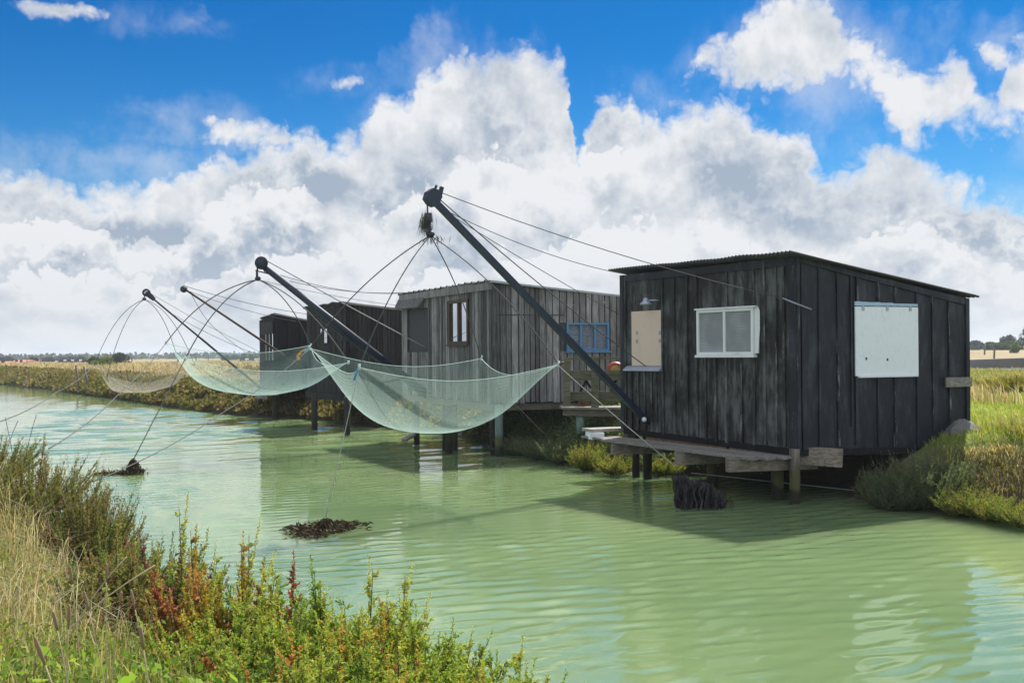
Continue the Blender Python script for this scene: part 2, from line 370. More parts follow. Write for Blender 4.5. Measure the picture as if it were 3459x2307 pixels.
M['roof_dark'] = paint('roof_felt', (.03, .03, .03), .8, .5, 0, (.07, .08, .03))
M['white'] = paint('white_paint', (.74, .76, .76), .5, .2)
M['panel'] = paint('whitewashed_board', (.80, .84, .86), .6, .5, 0, (.55, .58, .61), 22)
M['pale_blue'] = paint('pale_blue_paint', (.36, .52, .64), .6, .5, 0, (.2, .22, .22))
M['beige'] = paint('beige_panel', (.64, .51, .405), .6, .14)
M['zinc'] = paint('zinc_sill', (.36, .40, .47), .45, .3, .3)
M['blue'] = paint('blue_frame_paint', (.075, .22, .40), .65, .7, 0, (.2, .2, .18), 14)
M['brown'] = paint('brown_frame_paint', (.055, .032, .018), .6, .4, 0, (.02, .015, .01))
M['steel'] = paint('dark_blue_steel', (.010, .020, .042), .55, .35, .0, (.03, .02, .015))
M['rust'] = paint('rusty_steel', (.06, .03, .02), .7, .5)
M['rope'] = paint('grey_rope', (.07, .07, .07), .8, .2)
M['rope_pale'] = paint('pale_rope', (.42, .42, .40), .8, .2)
M['shutter'] = paint('grey_shutter', (.028, .031, .036), .7, .4, 0, (.025, .025, .028))
M['red'] = paint('red_float_paint', (.42, .07, .035), .45, .35)
M['yellow'] = paint('yellow_float_paint', (.45, .28, .07), .5, .3)
M['orange'] = paint('orange_plastic', (.7, .33, .03), .5, .2)
M['bluecord'] = paint('blue_cord', (.05, .28, .55), .6, .1)
M['brick'] = paint('dark_brickwork', (.05, .028, .022), .9, .5, 0, (.02, .02, .015), 10)
M['concrete'] = paint('rough_concrete', (.15, .145, .135), .9, .6, 0, (.1, .1, .09), 9)
M['roof_tile'] = paint('orange_roof_tiles', (.45, .17, .09), .8, .3)
M['render'] = paint('pale_render', (.62, .60, .55), .8, .2)
M['barn'] = paint('grey_barn_boards', (.11, .11, .11), .85, .3)
M['barn_roof'] = paint('grey_barn_roof', (.24, .22, .22), .8, .4)
M['pole'] = paint('utility_pole_wood', (.12, .10, .09), .8, .3)
M['leaf'] = leafmat('leaves', .38); M['grass'] = leafmat('grass_blades', .45, .6); M['far_leaf'] = leafmat('distant_leaves', .2, .7)
M['weed'] = leafmat('seaweed_fronds', .1, .6)
M['bark'] = paint('bark', (.09, .065, .045), .9, .4)
def glass(name, body, mirror, rough=.03):
    m, t, p, o = newmat(name); p.inputs['Base Color'].default_value = (*body, 1); p.inputs['Roughness'].default_value = .3
    g = nd(t, 'ShaderNodeBsdfGlossy'); g.inputs['Roughness'].default_value = rough; g.inputs['Color'].default_value = (.9, .95, 1, 1)
    mx = nd(t, 'ShaderNodeMixShader'); mx.inputs[0].default_value = mirror
    t.links.new(p.outputs[0], mx.inputs[1]); t.links.new(g.outputs[0], mx.inputs[2]); t.links.new(mx.outputs[0], o.inputs[0]); return m
M['glass'] = glass('window_glass', (.02, .022, .025), .62)
def reeded():
    m, t, p, o = newmat('reeded_glass')
    w = nd(t, 'ShaderNodeTexWave'); w.bands_direction = 'Z'; w.inputs['Scale'].default_value = 14; w.inputs['Distortion'].default_value = .3
    t.links.new(objvec(t), w.inputs['Vector'])
    g = noise(t, objvec(t), 2.0, 2)
    c = mixc(t, w.outputs['Fac'], (.20, .22, .23), (.40, .43, .45)); c = mixc(t, smooth(t, g, .4, .65), c, (.22, .23, .24))
    t.links.new(c, p.inputs['Base Color']); p.inputs['Roughness'].default_value = .25; p.inputs['Specular IOR Level'].default_value = .8
    bump(t, p, w.outputs['Fac'], .4, .004); return m
M['reeded'] = reeded()
def netmat(name, col, dens, lo=.9):
    m, t, p, o = newmat(name); uv = nd(t, 'ShaderNodeUVMap'); uv.uv_map = 'UVMap'
    s = nd(t, 'ShaderNodeSeparateXYZ'); t.links.new(uv.outputs[0], s.inputs[0])
    fr = []
    for i in (0, 1):
        q = mth(t, 'FRACT', mth(t, 'MULTIPLY', s.outputs[i], 190)); q = mth(t, 'ABSOLUTE', mth(t, 'SUBTRACT', q, .5)); fr.append(mth(t, 'GREATER_THAN', q, .5 - dens * .26))
    thr = mth(t, 'MAXIMUM', fr[0], fr[1])
    lw = nd(t, 'ShaderNodeLayerWeight'); lw.inputs['Blend'].default_value = .35     # threads close up where the netting is seen edge-on
    n1 = noise(t, uv.outputs[0], 3.2, 4, .6)
    a = mth(t, 'MULTIPLY', thr, lo)
    a = mth(t, 'ADD', mth(t, 'MULTIPLY', a, .20), mth(t, 'MULTIPLY', n1, dens * .78))
    a = mth(t, 'ADD', a, mth(t, 'MULTIPLY', mth(t, 'POWER', lw.outputs['Facing'], 3.0), .42), clamp=True)
    df = nd(t, 'ShaderNodeBsdfDiffuse'); df.inputs[0].default_value = (*col, 1); tl = nd(t, 'ShaderNodeBsdfTranslucent'); tl.inputs[0].default_value = (*col, 1)
    ms = nd(t, 'ShaderNodeMixShader'); ms.inputs[0].default_value = .5; t.links.new(df.outputs[0], ms.inputs[1]); t.links.new(tl.outputs[0], ms.inputs[2])
    tp = nd(t, 'ShaderNodeBsdfTransparent'); mx = nd(t, 'ShaderNodeMixShader')
    t.links.new(a, mx.inputs[0]); t.links.new(tp.outputs[0], mx.inputs[1]); t.links.new(ms.outputs[0], mx.inputs[2]); t.links.new(mx.outputs[0], o.inputs[0]); return m
M['net'] = netmat('green_netting', (.50, .67, .61), .27)
M['net_aqua'] = netmat('aqua_netting', (.48, .67, .64), .27)
M['net_pale'] = netmat('pale_netting', (.46, .44, .38), .30)
M['net_rope'] = paint('mint_net_rope', (.52, .66, .60), .8, .1)

# ------------------------------------------------------------------ terrain
FAR = [(-1500, 2140), (-325, 493), (-48.8, 93), (-27, 62), (-20.4, 52), (-13.2, 41), (-9.4, 36.2), (-7.5, 35.2), (-5.0, 32.0), (-2.9, 28.9), (-1.3, 26.6),
       (-.1, 24.6), (.75, 22.6), (1.5, 19.8), (2.6, 18.4), (4.0, 17.6), (5.3, 16.6), (5.15, 14.9), (5.35, 14.0), (6.0, 13.45), (6.9, 12.75), (8.5, 12), (12, 10.8), (22, 8), (120, -10)]
NEAR = [(120, -60), (12, -7), (5, -.6), (2.6, 2.2), (1.5, 3.9), (.45, 5.2), (-1.0, 6.35), (-2.4, 7.5), (-3.7, 9.4), (-5.2, 12), (-8.9, 16), (-24, 38), (-339, 493), (-1530, 2140)]
POLY = np.array(FAR + NEAR, float)
def sdist(x, y):                       # >0 on land, <0 in the canal
    p = np.stack([np.ravel(x), np.ravel(y)], 1); best = np.full(len(p), 1e9); ins = np.zeros(len(p), bool)
    A = POLY; B = np.roll(POLY, -1, 0)
    for a, b in zip(A, B):
        ab = b - a; t = np.clip(((p - a) @ ab) / (ab @ ab), 0, 1); d = np.hypot(*(p - a - t[:, None] * ab).T); best = np.minimum(best, d)
        cond = ((a[1] > p[:, 1]) != (b[1] > p[:, 1])); xi = a[0] + (p[:, 1] - a[1]) * (b[0] - a[0]) / (b[1] - a[1] if b[1] != a[1] else 1e-9)
        ins ^= cond & (p[:, 0] < xi)
    return np.where(ins, -best, best).reshape(np.shape(x))
def sst(x, a, b):
    t = np.clip((x - a) / (b - a), 0, 1); return t * t * (3 - 2 * t)
def vnoise(x, y, s, seed=0):           # smooth value noise
    x = np.asarray(x) / s + seed * 17.3; y = np.asarray(y) / s - seed * 9.1
    xi = np.floor(x).astype(np.int64); yi = np.floor(y).astype(np.int64); fx = x - xi; fy = y - yi; fx = fx * fx * (3 - 2 * fx); fy = fy * fy * (3 - 2 * fy)
    h = lambda i, j: (np.abs(np.sin(i * 127.1 + j * 311.7 + seed * 3.3) * 43758.5453)) % 1.0
    return (h(xi, yi) * (1 - fx) + h(xi + 1, yi) * fx) * (1 - fy) + (h(xi, yi + 1) * (1 - fx) + h(xi + 1, yi + 1) * fx) * fy
def is_near(x, y):                     # the camera's own bank
    xs = np.array([p[0] for p in NEAR[::-1]]); return None
def gz(x, y, sd=None):
    x = np.asarray(x, float); y = np.asarray(y, float); sd = sdist(x, y) if sd is None else sd
    width = 1.35 + .5 * vnoise(x, y, 2.2, 3)
    width = width + 1.5 * (1 - sst(y, 7.0, 9.5)) * (x < 2.5)
    h = .97 * sst(sd, -.15, width) ** .8
    h = h + np.where(sd > 0, (vnoise(x, y, 1.7, 1) - .5) * .12 + (vnoise(x, y, .6, 2) - .5) * .06, 0) * sst(sd, 0, .6)
    h = h + np.where(sd < 0, -.7 * sst(-sd, 0, 1.2) - .03, 0)
    r = x / np.maximum(y, 1)
    h = h + 1.15 * sst(y, 60, 170) * sst(r, .12, .42)
    h = h + (vnoise(x, y, 30, 5) - .5) * .35 * sst(sd, 5, 40) * (y > 25)
    # damp ditch beyond the grass on the right
    return h
def axis(lo, hi, step, far):
    a = list(np.arange(lo, hi + 1e-6, step)); s = step; v = hi
    while v < far[1]: s *= 1.045 if v < 140 else 1.3; v += s; a.append(v)
    s = step; v = lo; b = []
    while v > far[0]: s *= 1.045 if v > -140 else 1.3; v -= s; b.append(v)
    return np.array(b[::-1] + a)
gx = axis(-16, 11, .2, (-5000, 5000)); gy = axis(-1, 40, .2, (-60, 6000))
GX, GY = np.meshgrid(gx, gy); SD = sdist(GX, GY); GZ = gz(GX, GY, SD)
me = bpy.data.meshes.new("ground"); nx, ny = len(gx), len(gy)
idx = np.arange(nx * ny).reshape(ny, nx)
F = np.stack([idx[:-1, :-1], idx[:-1, 1:], idx[1:, 1:], idx[1:, :-1]], -1).reshape(-1, 4)
me.vertices.add(nx * ny); me.vertices.foreach_set('co', np.stack([GX, GY, GZ], -1).astype(np.float32).ravel())
me.loops.add(F.size); me.loops.foreach_set('vertex_index', F.astype(np.int32).ravel()); me.polygons.add(len(F))
me.polygons.foreach_set('loop_start', np.arange(0, F.size, 4, dtype=np.int32)); me.update(calc_edges=True)
me.polygons.foreach_set('use_smooth', np.ones(len(F), bool))
def lawn_mask(x, y):                   # the mown green strip beside the black hut
    return sst(x, 5.6, 6.4) * (1 - sst(y, 27, 31)) * sst(y, 8.5, 9.5)
wet = 1 - sst(SD, .05, .9); lawn = lawn_mask(GX, GY) * sst(SD, .6, 1.1)
a = me.attributes.new('zone', 'FLOAT_COLOR', 'POINT')
zc = np.ones((nx * ny, 4), np.float32); zc[:, 0] = wet.ravel(); zc[:, 1] = lawn.ravel(); zc[:, 2] = (1 - sst(GY, 13, 18) * 1).ravel(); a.data.foreach_set('color', zc.ravel())
def ground_mat():
    m, t, p, o = newmat('field_and_bank_earth'); v = objvec(t)
    n1 = noise(t, v, .09, 8, .65); n2 = noise(t, v, 1.6, 8, .7); n3 = noise(t, objvec(t, (.25, 1, 1)), .035, 6, .6)
    dry = ramp(t, mth(t, 'ADD', mth(t, 'MULTIPLY', n1, .5), mth(t, 'MULTIPLY', n2, .5)), [(.3, (.17, .135, .07)), (.5, (.28, .225, .13)), (.72, (.36, .30, .19))])
    grn = mixc(t, n2, (.10, .13, .03), (.20, .22, .06))
    c = mixc(t, smooth(t, n3, .5, .66), dry, grn)
    z = nd(t, 'ShaderNodeAttribute'); z.attribute_name = 'zone'; s = nd(t, 'ShaderNodeSeparateColor'); t.links.new(z.outputs['Color'], s.inputs[0])
    c = mixc(t, s.outputs[1], c, mixc(t, n2, (.13, .19, .03), (.24, .29, .06)))
    c = mixc(t, mth(t, 'MULTIPLY', s.outputs[2], .8), c, mixc(t, n2, (.04, .045, .015), (.11, .11, .04)))
    c = mixc(t, s.outputs[0], c, mixc(t, n2, (.03, .025, .017), (.085, .07, .045)))
    t.links.new(c, p.inputs['Base Color']); p.inputs['Roughness'].default_value = .95; p.inputs['Specular IOR Level'].default_value = .1
    bump(t, p, n2, .6, .06); return m
me.materials.append(ground_mat()); ground = bpy.data.objects.new("ground", me); link(ground); ground['kind'] = 'structure'

def water_mat():
    m, t, p, o = newmat('turbid_canal_water'); t.nodes.remove(p)
    n0 = noise(t, objvec(t), .22, 4, .5)
    c = mixc(t, smooth(t, n0, .35, .65), (.098, .154, .066), (.128, .185, .079))
    dn = nd(t, 'ShaderNodeTexNoise'); dn.inputs['Scale'].default_value = .45; dn.inputs['Detail'].default_value = 2; t.links.new(objvec(t), dn.inputs['Vector'])
    wob = vmth(t, 'MULTIPLY', vmth(t, 'SUBTRACT', dn.outputs['Color'], (.5, .5, .5)), (.9, .9, 0))
    def wnoise(scale, stretch, rot, det, rough=.5):
        mp = nd(t, 'ShaderNodeMapping'); mp.inputs['Rotation'].default_value = (0, 0, R(rot)); mp.inputs['Scale'].default_value = (stretch, 1, 1)
        t.links.new(vmth(t, 'ADD', objvec(t), wob), mp.inputs[0]); return noise(t, mp.outputs[0], scale, det, rough)
    a = wnoise(5.0, .30, 14, 3, .55); b = wnoise(16, .42, -8, 3, .6)
    e = noise(t, objvec(t, (.5, 1, 1)), .22, 3, .5); amp = smooth(t, e, .33, .66)
    h = mth(t, 'MULTIPLY', mth(t, 'ADD', mth(t, 'MULTIPLY', a, .0020), mth(t, 'MULTIPLY', b, .0011)), mth(t, 'MULTIPLY_ADD', amp, .9, .45))
    def bmp(dist):
        q = nd(t, 'ShaderNodeBump'); q.inputs['Strength'].default_value = 1; q.inputs['Distance'].default_value = dist; t.links.new(h, q.inputs['Height']); return q.outputs[0]
    n_s, n_f = bmp(1.0), bmp(.4)
    df = nd(t, 'ShaderNodeSubsurfaceScattering'); t.links.new(c, df.inputs[0]); df.inputs['Scale'].default_value = 4.5; df.inputs['Radius'].default_value = (.42, .55, .45)    # silt in the water carries light sideways
    gl = nd(t, 'ShaderNodeBsdfGlossy'); gl.inputs['Roughness'].default_value = .03; gl.inputs['Color'].default_value = (1, 1, 1, 1); t.links.new(n_s, gl.inputs['Normal'])
    fr = nd(t, 'ShaderNodeFresnel'); fr.inputs['IOR'].default_value = 1.72; t.links.new(n_f, fr.inputs['Normal'])
    mx = nd(t, 'ShaderNodeMixShader'); t.links.new(fr.outputs[0], mx.inputs[0]); t.links.new(df.outputs[0], mx.inputs[1]); t.links.new(gl.outputs[0], mx.inputs[2])
    t.links.new(mx.outputs[0], o.inputs[0]); return m
def wave_axis(lo, hi, step, far, k):
    a = list(np.arange(lo, hi + 1e-6, step)); q = step; v = hi
    while v < far[1]: q *= k if v < 70 else 1.4; v += q; a.append(v)
    q = step; v = lo; b = []
    while v > far[0]: q *= k if v > -45 else 1.4; v -= q; b.append(v)
    return np.array(b[::-1] + a)
wx = wave_axis(-10, 9, .075, (-4000, 4000), 1.016); wy = wave_axis(3.2, 16, .034, (-100, 6000), 1.0085)
WX, WY = np.meshgrid(wx, wy); WZ = np.zeros_like(WX); DY = np.gradient(wy)[:, None] * np.ones_like(WX); NW = 40
for k_ in range(NW):                                  # wind ripples: many small waves running about one way
    lam = .085 * (4.2 ** rng.uniform(0, 1)); th = R(122) + rng.normal(0, R(14)); kk = 2 * math.pi / lam; am = .078 * math.sqrt(2 / NW) / kk
    fade = 1 - sst(DY, lam * .16, lam * .30)
    WZ += am * fade * np.sin(kk * (math.cos(th) * WX + math.sin(th) * WY) + rng.uniform(0, 6.283) + 1.2 * np.sin(.9 * WX + .4 * WY + k_))
FARW = sst(WY, 15, 26)
for k_ in range(22):                                  # longer, wind-ruffled ripples out on the open reach
    lam = .55 * (2.8 ** rng.uniform(0, 1)); th = R(118) + rng.normal(0, R(16)); kk = 2 * math.pi / lam; am = .082 * math.sqrt(2 / 22) / kk
    WZ += am * FARW * (1 - sst(DY, lam * .18, lam * .34)) * np.sin(kk * (math.cos(th) * WX + math.sin(th) * WY) + rng.uniform(0, 6.283) + 1.1 * np.sin(.35 * WX + .2 * WY + k_))
WZ *= (.35 + 1.0 * sst(vnoise(WX, WY, 3.2, 61) * .6 + vnoise(WX, WY, 1.3, 62) * .4, .25, .75)) * (1 - sst(np.abs(WX), 38, 55))
me = bpy.data.meshes.new("water"); nx_, ny_ = len(wx), len(wy); idx = np.arange(nx_ * ny_).reshape(ny_, nx_)
F = np.stack([idx[:-1, :-1], idx[:-1, 1:], idx[1:, 1:], idx[1:, :-1]], -1).reshape(-1, 4)
me.vertices.add(nx_ * ny_); me.vertices.foreach_set('co', np.stack([WX, WY, WZ], -1).astype(np.float32).ravel())
me.loops.add(F.size); me.loops.foreach_set('vertex_index', F.astype(np.int32).ravel()); me.polygons.add(len(F))
me.polygons.foreach_set('loop_start', np.arange(0, F.size, 4, dtype=np.int32)); me.update(calc_edges=True)
me.polygons.foreach_set('use_smooth', np.ones(len(F), bool)); me.materials.append(water_mat())
water = bpy.data.objects.new("water", me); link(water); water['kind'] = 'structure'

# low blue hills at the horizon
mb = MB(); xs = np.linspace(-2600, 3000, 90)
hz_ = [2 + 4 * float(vnoise(x, 0, 420, 8)) + 3 * float(vnoise(x, 0, 90, 9)) + (4 if x > 500 else 0) for x in xs]
for k in range(len(xs) - 1):
    a, b = xs[k], xs[k + 1]
    mb.quad([(a, 2500, 0), (b, 2500, 0), (b, 2560, hz_[k + 1]), (a, 2560, hz_[k])]); mb.quad([(a, 2560, hz_[k]), (b, 2560, hz_[k + 1]), (b, 2900, 0), (a, 2900, 0)])
mb.build("hills", paint('far_woods', (.055, .075, .05), .95, .5), kind='structure')

# ------------------------------------------------------------------ huts
class Wall:
    def __init__(s, a, b, zb, zt):
        s.a = Vector((a[0], a[1], 0)); s.b = Vector((b[0], b[1], 0)); s.L = (s.b - s.a).length; s.u = (s.b - s.a).normalized()
        s.n = s.u.cross(Vector((0, 0, 1))).normalized(); s.zb_, s.zt_ = zb, zt
    def zb(s, q): return s.zb_[0] + (s.zb_[1] - s.zb_[0]) * q / s.L
    def zt(s, q): return s.zt_[0] + (s.zt_[1] - s.zt_[0]) * q / s.L
    def pt(s, q, z, o=0.): return s.a + s.u * q + s.n * o + Vector((0, 0, z))
    def pix(s, c, x, y):
        r = ray(c, x, y); C = Vector((0, 0, CAM_H)); t = (s.a - C).dot(s.n) / r.dot(s.n); p = C + r * t
        return (p - s.a).dot(s.u), p.z
    def box(s, mb, s0, s1, z0, z1, o0, o1, tone=.5):
        mb.hexa([s.pt(s0, z0, o0), s.pt(s1, z0, o0), s.pt(s1, z0, o1), s.pt(s0, z0, o1), s.pt(s0, z1, o0), s.pt(s1, z1, o0), s.pt(s1, z1, o1), s.pt(s0, z1, o1)], tone)
    def slab(s, mb, s0, s1, o0, o1, tone=.5, zb=None, zt=None, jt=0, dz=0):
        b = (lambda q: s.zb(q) + jt) if zb is None else (lambda q: zb)
        e = (lambda q: s.zt(q) + dz) if zt is None else (lambda q: zt)
        mb.hexa([s.pt(s0, b(s0), o0), s.pt(s1, b(s1), o0), s.pt(s1, b(s1), o1), s.pt(s0, b(s0), o1),
                 s.pt(s0, e(s0), o0), s.pt(s1, e(s1), o0), s.pt(s1, e(s1), o1), s.pt(s0, e(s0), o1)], tone)
    def rect(s, c, x0, y0, x1, y1):
        a = s.pix(c, x0, y0); b = s.pix(c, x1, y1); return min(a[0], b[0]), max(a[0], b[0]), min(a[1], b[1]), max(a[1], b[1])
    def boards(s, mb, wlo, whi, t=.022, cuts=(), ragged=.02, gap=.006, tone=(.2, .8), dz=0, taper=.006):
        q = 0.
        while q < s.L - .01:
            w = random.uniform(wlo, whi); e = min(q + w, s.L); o = random.uniform(-.006, .006); tn = random.uniform(*tone)
            segs = [(None, None)]
            for (c0, c1, z0, z1) in cuts:
                if e > c0 + .01 and q < c1 - .01: segs = [(None, z0), (z1, None)]
            for (za, zb) in segs:
                jt = -random.uniform(0, ragged) if za is None else 0
                k0 = random.uniform(0, taper); k1 = random.uniform(0, taper)
                b = (lambda z: s.zb(z) + jt) if za is None else (lambda z: za); h = (lambda z: s.zt(z) + dz) if zb is None else (lambda z: zb)
                g0, g1 = q + gap / 2, e - gap / 2
                mb.hexa([s.pt(g0 + k0, b(g0), o), s.pt(g1 - k1, b(g1), o), s.pt(g1 - k1, b(g1), o + t), s.pt(g0 + k0, b(g0), o + t),
                         s.pt(g0 + k1, h(g0), o), s.pt(g1 - k0, h(g1), o), s.pt(g1 - k0, h(g1), o + t), s.pt(g0 + k1, h(g0), o + t)], tn)
            q = e

def roof_sheet(mb, FL, FR, BL, BR, waves, amp, thick, sharp=False, rows=3, warp=.012):
    n = waves * (6 if not sharp else 5)
    up = Vector((0, 0, 1)); G = {}
    for side in (0, 1):
        for j in range(rows + 1):
            for i in range(n + 1):
                u, v = i / n, j / rows
                p = FL * (1 - u) * (1 - v) + FR * u * (1 - v) + BL * (1 - u) * v + BR * u * v
                ph = u * waves * 2 * math.pi
                w = amp * math.sin(ph) if not sharp else amp * 2.2 * max(0, math.sin(ph) - .72) / .28
                w += warp * (float(vnoise(u * 9, v * 3, 1, 4)) - .5) * 2
                G[side, j, i] = len(mb.v); mb.v.append(p + up * (w + thick * side))
    for j in range(rows):
        for i in range(n):
            for side in (0, 1):
                q = (G[side, j, i], G[side, j, i + 1], G[side, j + 1, i + 1], G[side, j + 1, i])
                mb.f.append(q if side else q[::-1]); mb.t.append(.5); mb.sm.append(not sharp)
    for i in range(n):
        for j in (0, rows):
            mb.f.append((G[0, j, i], G[0, j, i + 1], G[1, j, i + 1], G[1, j, i])); mb.t.append(.5); mb.sm.append(False)
    for j in range(rows):
        for i in (0, n):
            mb.f.append((G[0, j, i], G[0, j + 1, i], G[1, j + 1, i], G[1, j, i])); mb.t.append(.5); mb.sm.append(False)

def hut_shell(c, xl, xc, xr, dl, dc, dr):
    """footprint: far-left front, near corner, right end, back-left (pixel x of a crop at depth d)"""
    g = lambda x, d: at(c, x, 0, d).to_2d()
    # x shifts a little with roll and height: take it at mid wall height
    return g(xl, dl), g(xc, dc), g(xr, dr)

def pile(parent, p, ztop, r, mat, zbot=-.75, lean=(0, 0), r2=None):
    mb = MB(); n = 7
    pts = []; rr = []
    for k in range(n):
        t = k / (n - 1); z = zbot + (ztop - zbot) * t
        pts.append(Vector((p[0] + lean[0] * (t - .5), p[1] + lean[1] * (t - .5), z))); rr.append(r * (1.0 + .05 * random.uniform(-1, 1)))
    mb.tube(pts, rr, 12, random.uniform(.35, .65)); return mb.build("stilt", mat, parent)

# ---- hut A: the black hut nearest
fl = at('C1', 162, 620, 17.4); co = at('C1', 1077, 620, 14.4); ri = at('C1', 1986, 660, 15.6)
HA = thing("fishing_hut", ((fl.x + ri.x) / 2, (fl.y + ri.y) / 2 + .4, 0), "black tarred batten hut with a white shutter and white framed window, nearest of the huts", "hut", "fishing huts on stilts along the canal")
zfl_b, zfl_t = at('C1', 170, 1012, 17.4).z, at('C1', 158, 205, 17.4).z
zco_b, zco_t = at('C1', 1077, 1124, 14.4).z, at('C1', 1077, 103, 14.4).z
zri_b, zri_t = at('C1', 1986, 1110, 15.6).z, at('C1', 1986, 327, 15.6).z
WF = Wall(fl, co, (zfl_b, zco_b), (zfl_t, zco_t)); WS = Wall(co, ri, (zco_b, zri_b), (zco_t, zri_t))
bk = fl + (ri - co); zbk_b, zbk_t = zfl_b + .05, zri_t
WR = Wall(ri, bk, (zri_b, zbk_b), (zri_t, zbk_t)); WL = Wall(bk, fl, (zbk_b, zfl_b), (zbk_t, zfl_t))
def tarwall(w, mat, px_list, c, ymid, holes, name="wall", bt=.03, bw=.035, double=()):
    mb = MB(); w.slab(mb, 0, w.L, -.05, 0)
    for item in px_list:
        x, y0, y1 = item if isinstance(item, tuple) else (item, None, None)
        s, z = w.pix(c, x, ymid if y0 is None else (y0 + y1) / 2)
        zb = w.zb(s) + random.uniform(-.03, .03) if y1 is None else w.pix(c, x, y1)[1]
        zt = w.zt(s) - .03 if y0 is None else w.pix(c, x, y0)[1]
        q = random.uniform(-.004, .004); W = bw * random.uniform(.8, 1.25)
        lean = random.uniform(-.012, .012); tn = random.choice([.3, .55, .7, .78])
        mb.hexa([w.pt(s - W / 2, zb, 0), w.pt(s + W / 2, zb, 0), w.pt(s + W / 2, zb, bt + q), w.pt(s - W / 2, zb, bt + q),
                 w.pt(s - W / 2 + lean, zt, 0), w.pt(s + W / 2 + lean, zt, 0), w.pt(s + W / 2 + lean, zt, bt + q), w.pt(s - W / 2 + lean, zt, bt + q)], tn)
    return mb.build(name, mat, HA)
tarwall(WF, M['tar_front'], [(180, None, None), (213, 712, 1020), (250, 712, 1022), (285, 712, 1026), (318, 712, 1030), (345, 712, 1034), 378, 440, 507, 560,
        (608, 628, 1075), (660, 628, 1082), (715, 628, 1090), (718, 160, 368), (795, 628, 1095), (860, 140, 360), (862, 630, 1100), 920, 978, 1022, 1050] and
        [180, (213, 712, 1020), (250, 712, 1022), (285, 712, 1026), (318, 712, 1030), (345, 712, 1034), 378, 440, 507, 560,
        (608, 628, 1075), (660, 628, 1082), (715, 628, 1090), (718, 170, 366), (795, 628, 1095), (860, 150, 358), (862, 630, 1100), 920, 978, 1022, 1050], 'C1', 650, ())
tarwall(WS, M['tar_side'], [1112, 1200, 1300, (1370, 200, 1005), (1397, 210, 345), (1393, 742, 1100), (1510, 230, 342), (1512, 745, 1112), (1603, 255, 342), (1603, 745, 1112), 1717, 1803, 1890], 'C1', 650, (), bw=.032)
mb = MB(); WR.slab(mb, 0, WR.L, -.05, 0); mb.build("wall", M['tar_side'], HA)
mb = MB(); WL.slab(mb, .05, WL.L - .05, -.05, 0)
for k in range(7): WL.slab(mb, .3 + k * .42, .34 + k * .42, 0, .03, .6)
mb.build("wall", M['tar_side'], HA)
mb = MB()                                             # corner strips and eaves boards
mb.hexa([WF.pt(WF.L - .09, zco_b - .02, .0), WF.pt(WF.L + .03, zco_b - .02, .0), WF.pt(WF.L + .03, zco_b - .02, .035), WF.pt(WF.L - .09, zco_b - .02, .035),
         WF.pt(WF.L - .09, zco_t - .02, .0), WF.pt(WF.L + .03, zco_t - .02, .0), WF.pt(WF.L + .03, zco_t - .02, .035), WF.pt(WF.L - .09, zco_t - .02, .035)], .62)
WS.slab(mb, .0, .06, .004, .04, .62); WS.slab(mb, WS.L - .05, WS.L + .02, .004, .04, .5); WF.slab(mb, -.02, .07, .004, .04, .5)
q = WF.zt
mb.hexa([WF.pt(0.1, q(0) - .12, .002), WF.pt(WF.L - .1, q(WF.L) - .13, .002), WF.pt(WF.L - .1, q(WF.L) - .13, .032), WF.pt(.1, q(0) - .12, .032),
         WF.pt(0.1, q(0) - .02, .002), WF.pt(WF.L - .1, q(WF.L) - .02, .002), WF.pt(WF.L - .1, q(WF.L) - .02, .032), WF.pt(.1, q(0) - .02, .032)], .45)
q = WS.zt
mb.hexa([WS.pt(0.07, q(0) - .09, .002), WS.pt(WS.L - .06, q(WS.L) - .10, .002), WS.pt(WS.L - .06, q(WS.L) - .10, .034), WS.pt(.07, q(0) - .09, .034),
         WS.pt(0.07, q(0) - .01, .002), WS.pt(WS.L - .06, q(WS.L) - .02, .002), WS.pt(WS.L - .06, q(WS.L) - .02, .034), WS.pt(.07, q(0) - .01, .034)], .5)
mb.build("trim_board", M['tar_side'], HA)
FLr = at('C1', 85, 180, 17.75); FRr = at('C1', 1062, 80, 14.15); BRr = at('C1', 2052, 316, 15.75); BLr = FLr + (BRr - FRr)
mb = MB(); roof_sheet(mb, FLr, FRr, BLr, BRr, 56, .020, .012); mb.build("roof", M['roof_sheet'], HA)
mb = MB(); z = Vector((0, 0, .09)); mb.hexa([fl + Vector((0, 0, zfl_t - fl.z)) , co + Vector((0, 0, zco_t - co.z)), ri + Vector((0, 0, zri_t - ri.z)), bk + Vector((0, 0, zbk_t - bk.z)),
          FLr * .9 + BRr * .1 - Vector((0, 0, .035)), FRr * .92 + BLr * .08 - Vector((0, 0, .035)), BRr * .9 + FLr * .1 - Vector((0, 0, .035)), BLr * .9 + FRr * .1 - Vector((0, 0, .035))])
mb.build("ceiling", M['black_wood'], HA)
mb = MB(); mb.hexa([p + Vector((0, 0, zz - .10 - p.z)) for p, zz in ((fl, zfl_b), (co, zco_b), (ri, zri_b), (bk, zbk_b))] + [p + Vector((0, 0, zz - .005 - p.z)) for p, zz in ((fl, zfl_b), (co, zco_b), (ri, zri_b), (bk, zbk_b))])
mb.build("floor", M['black_wood'], HA)
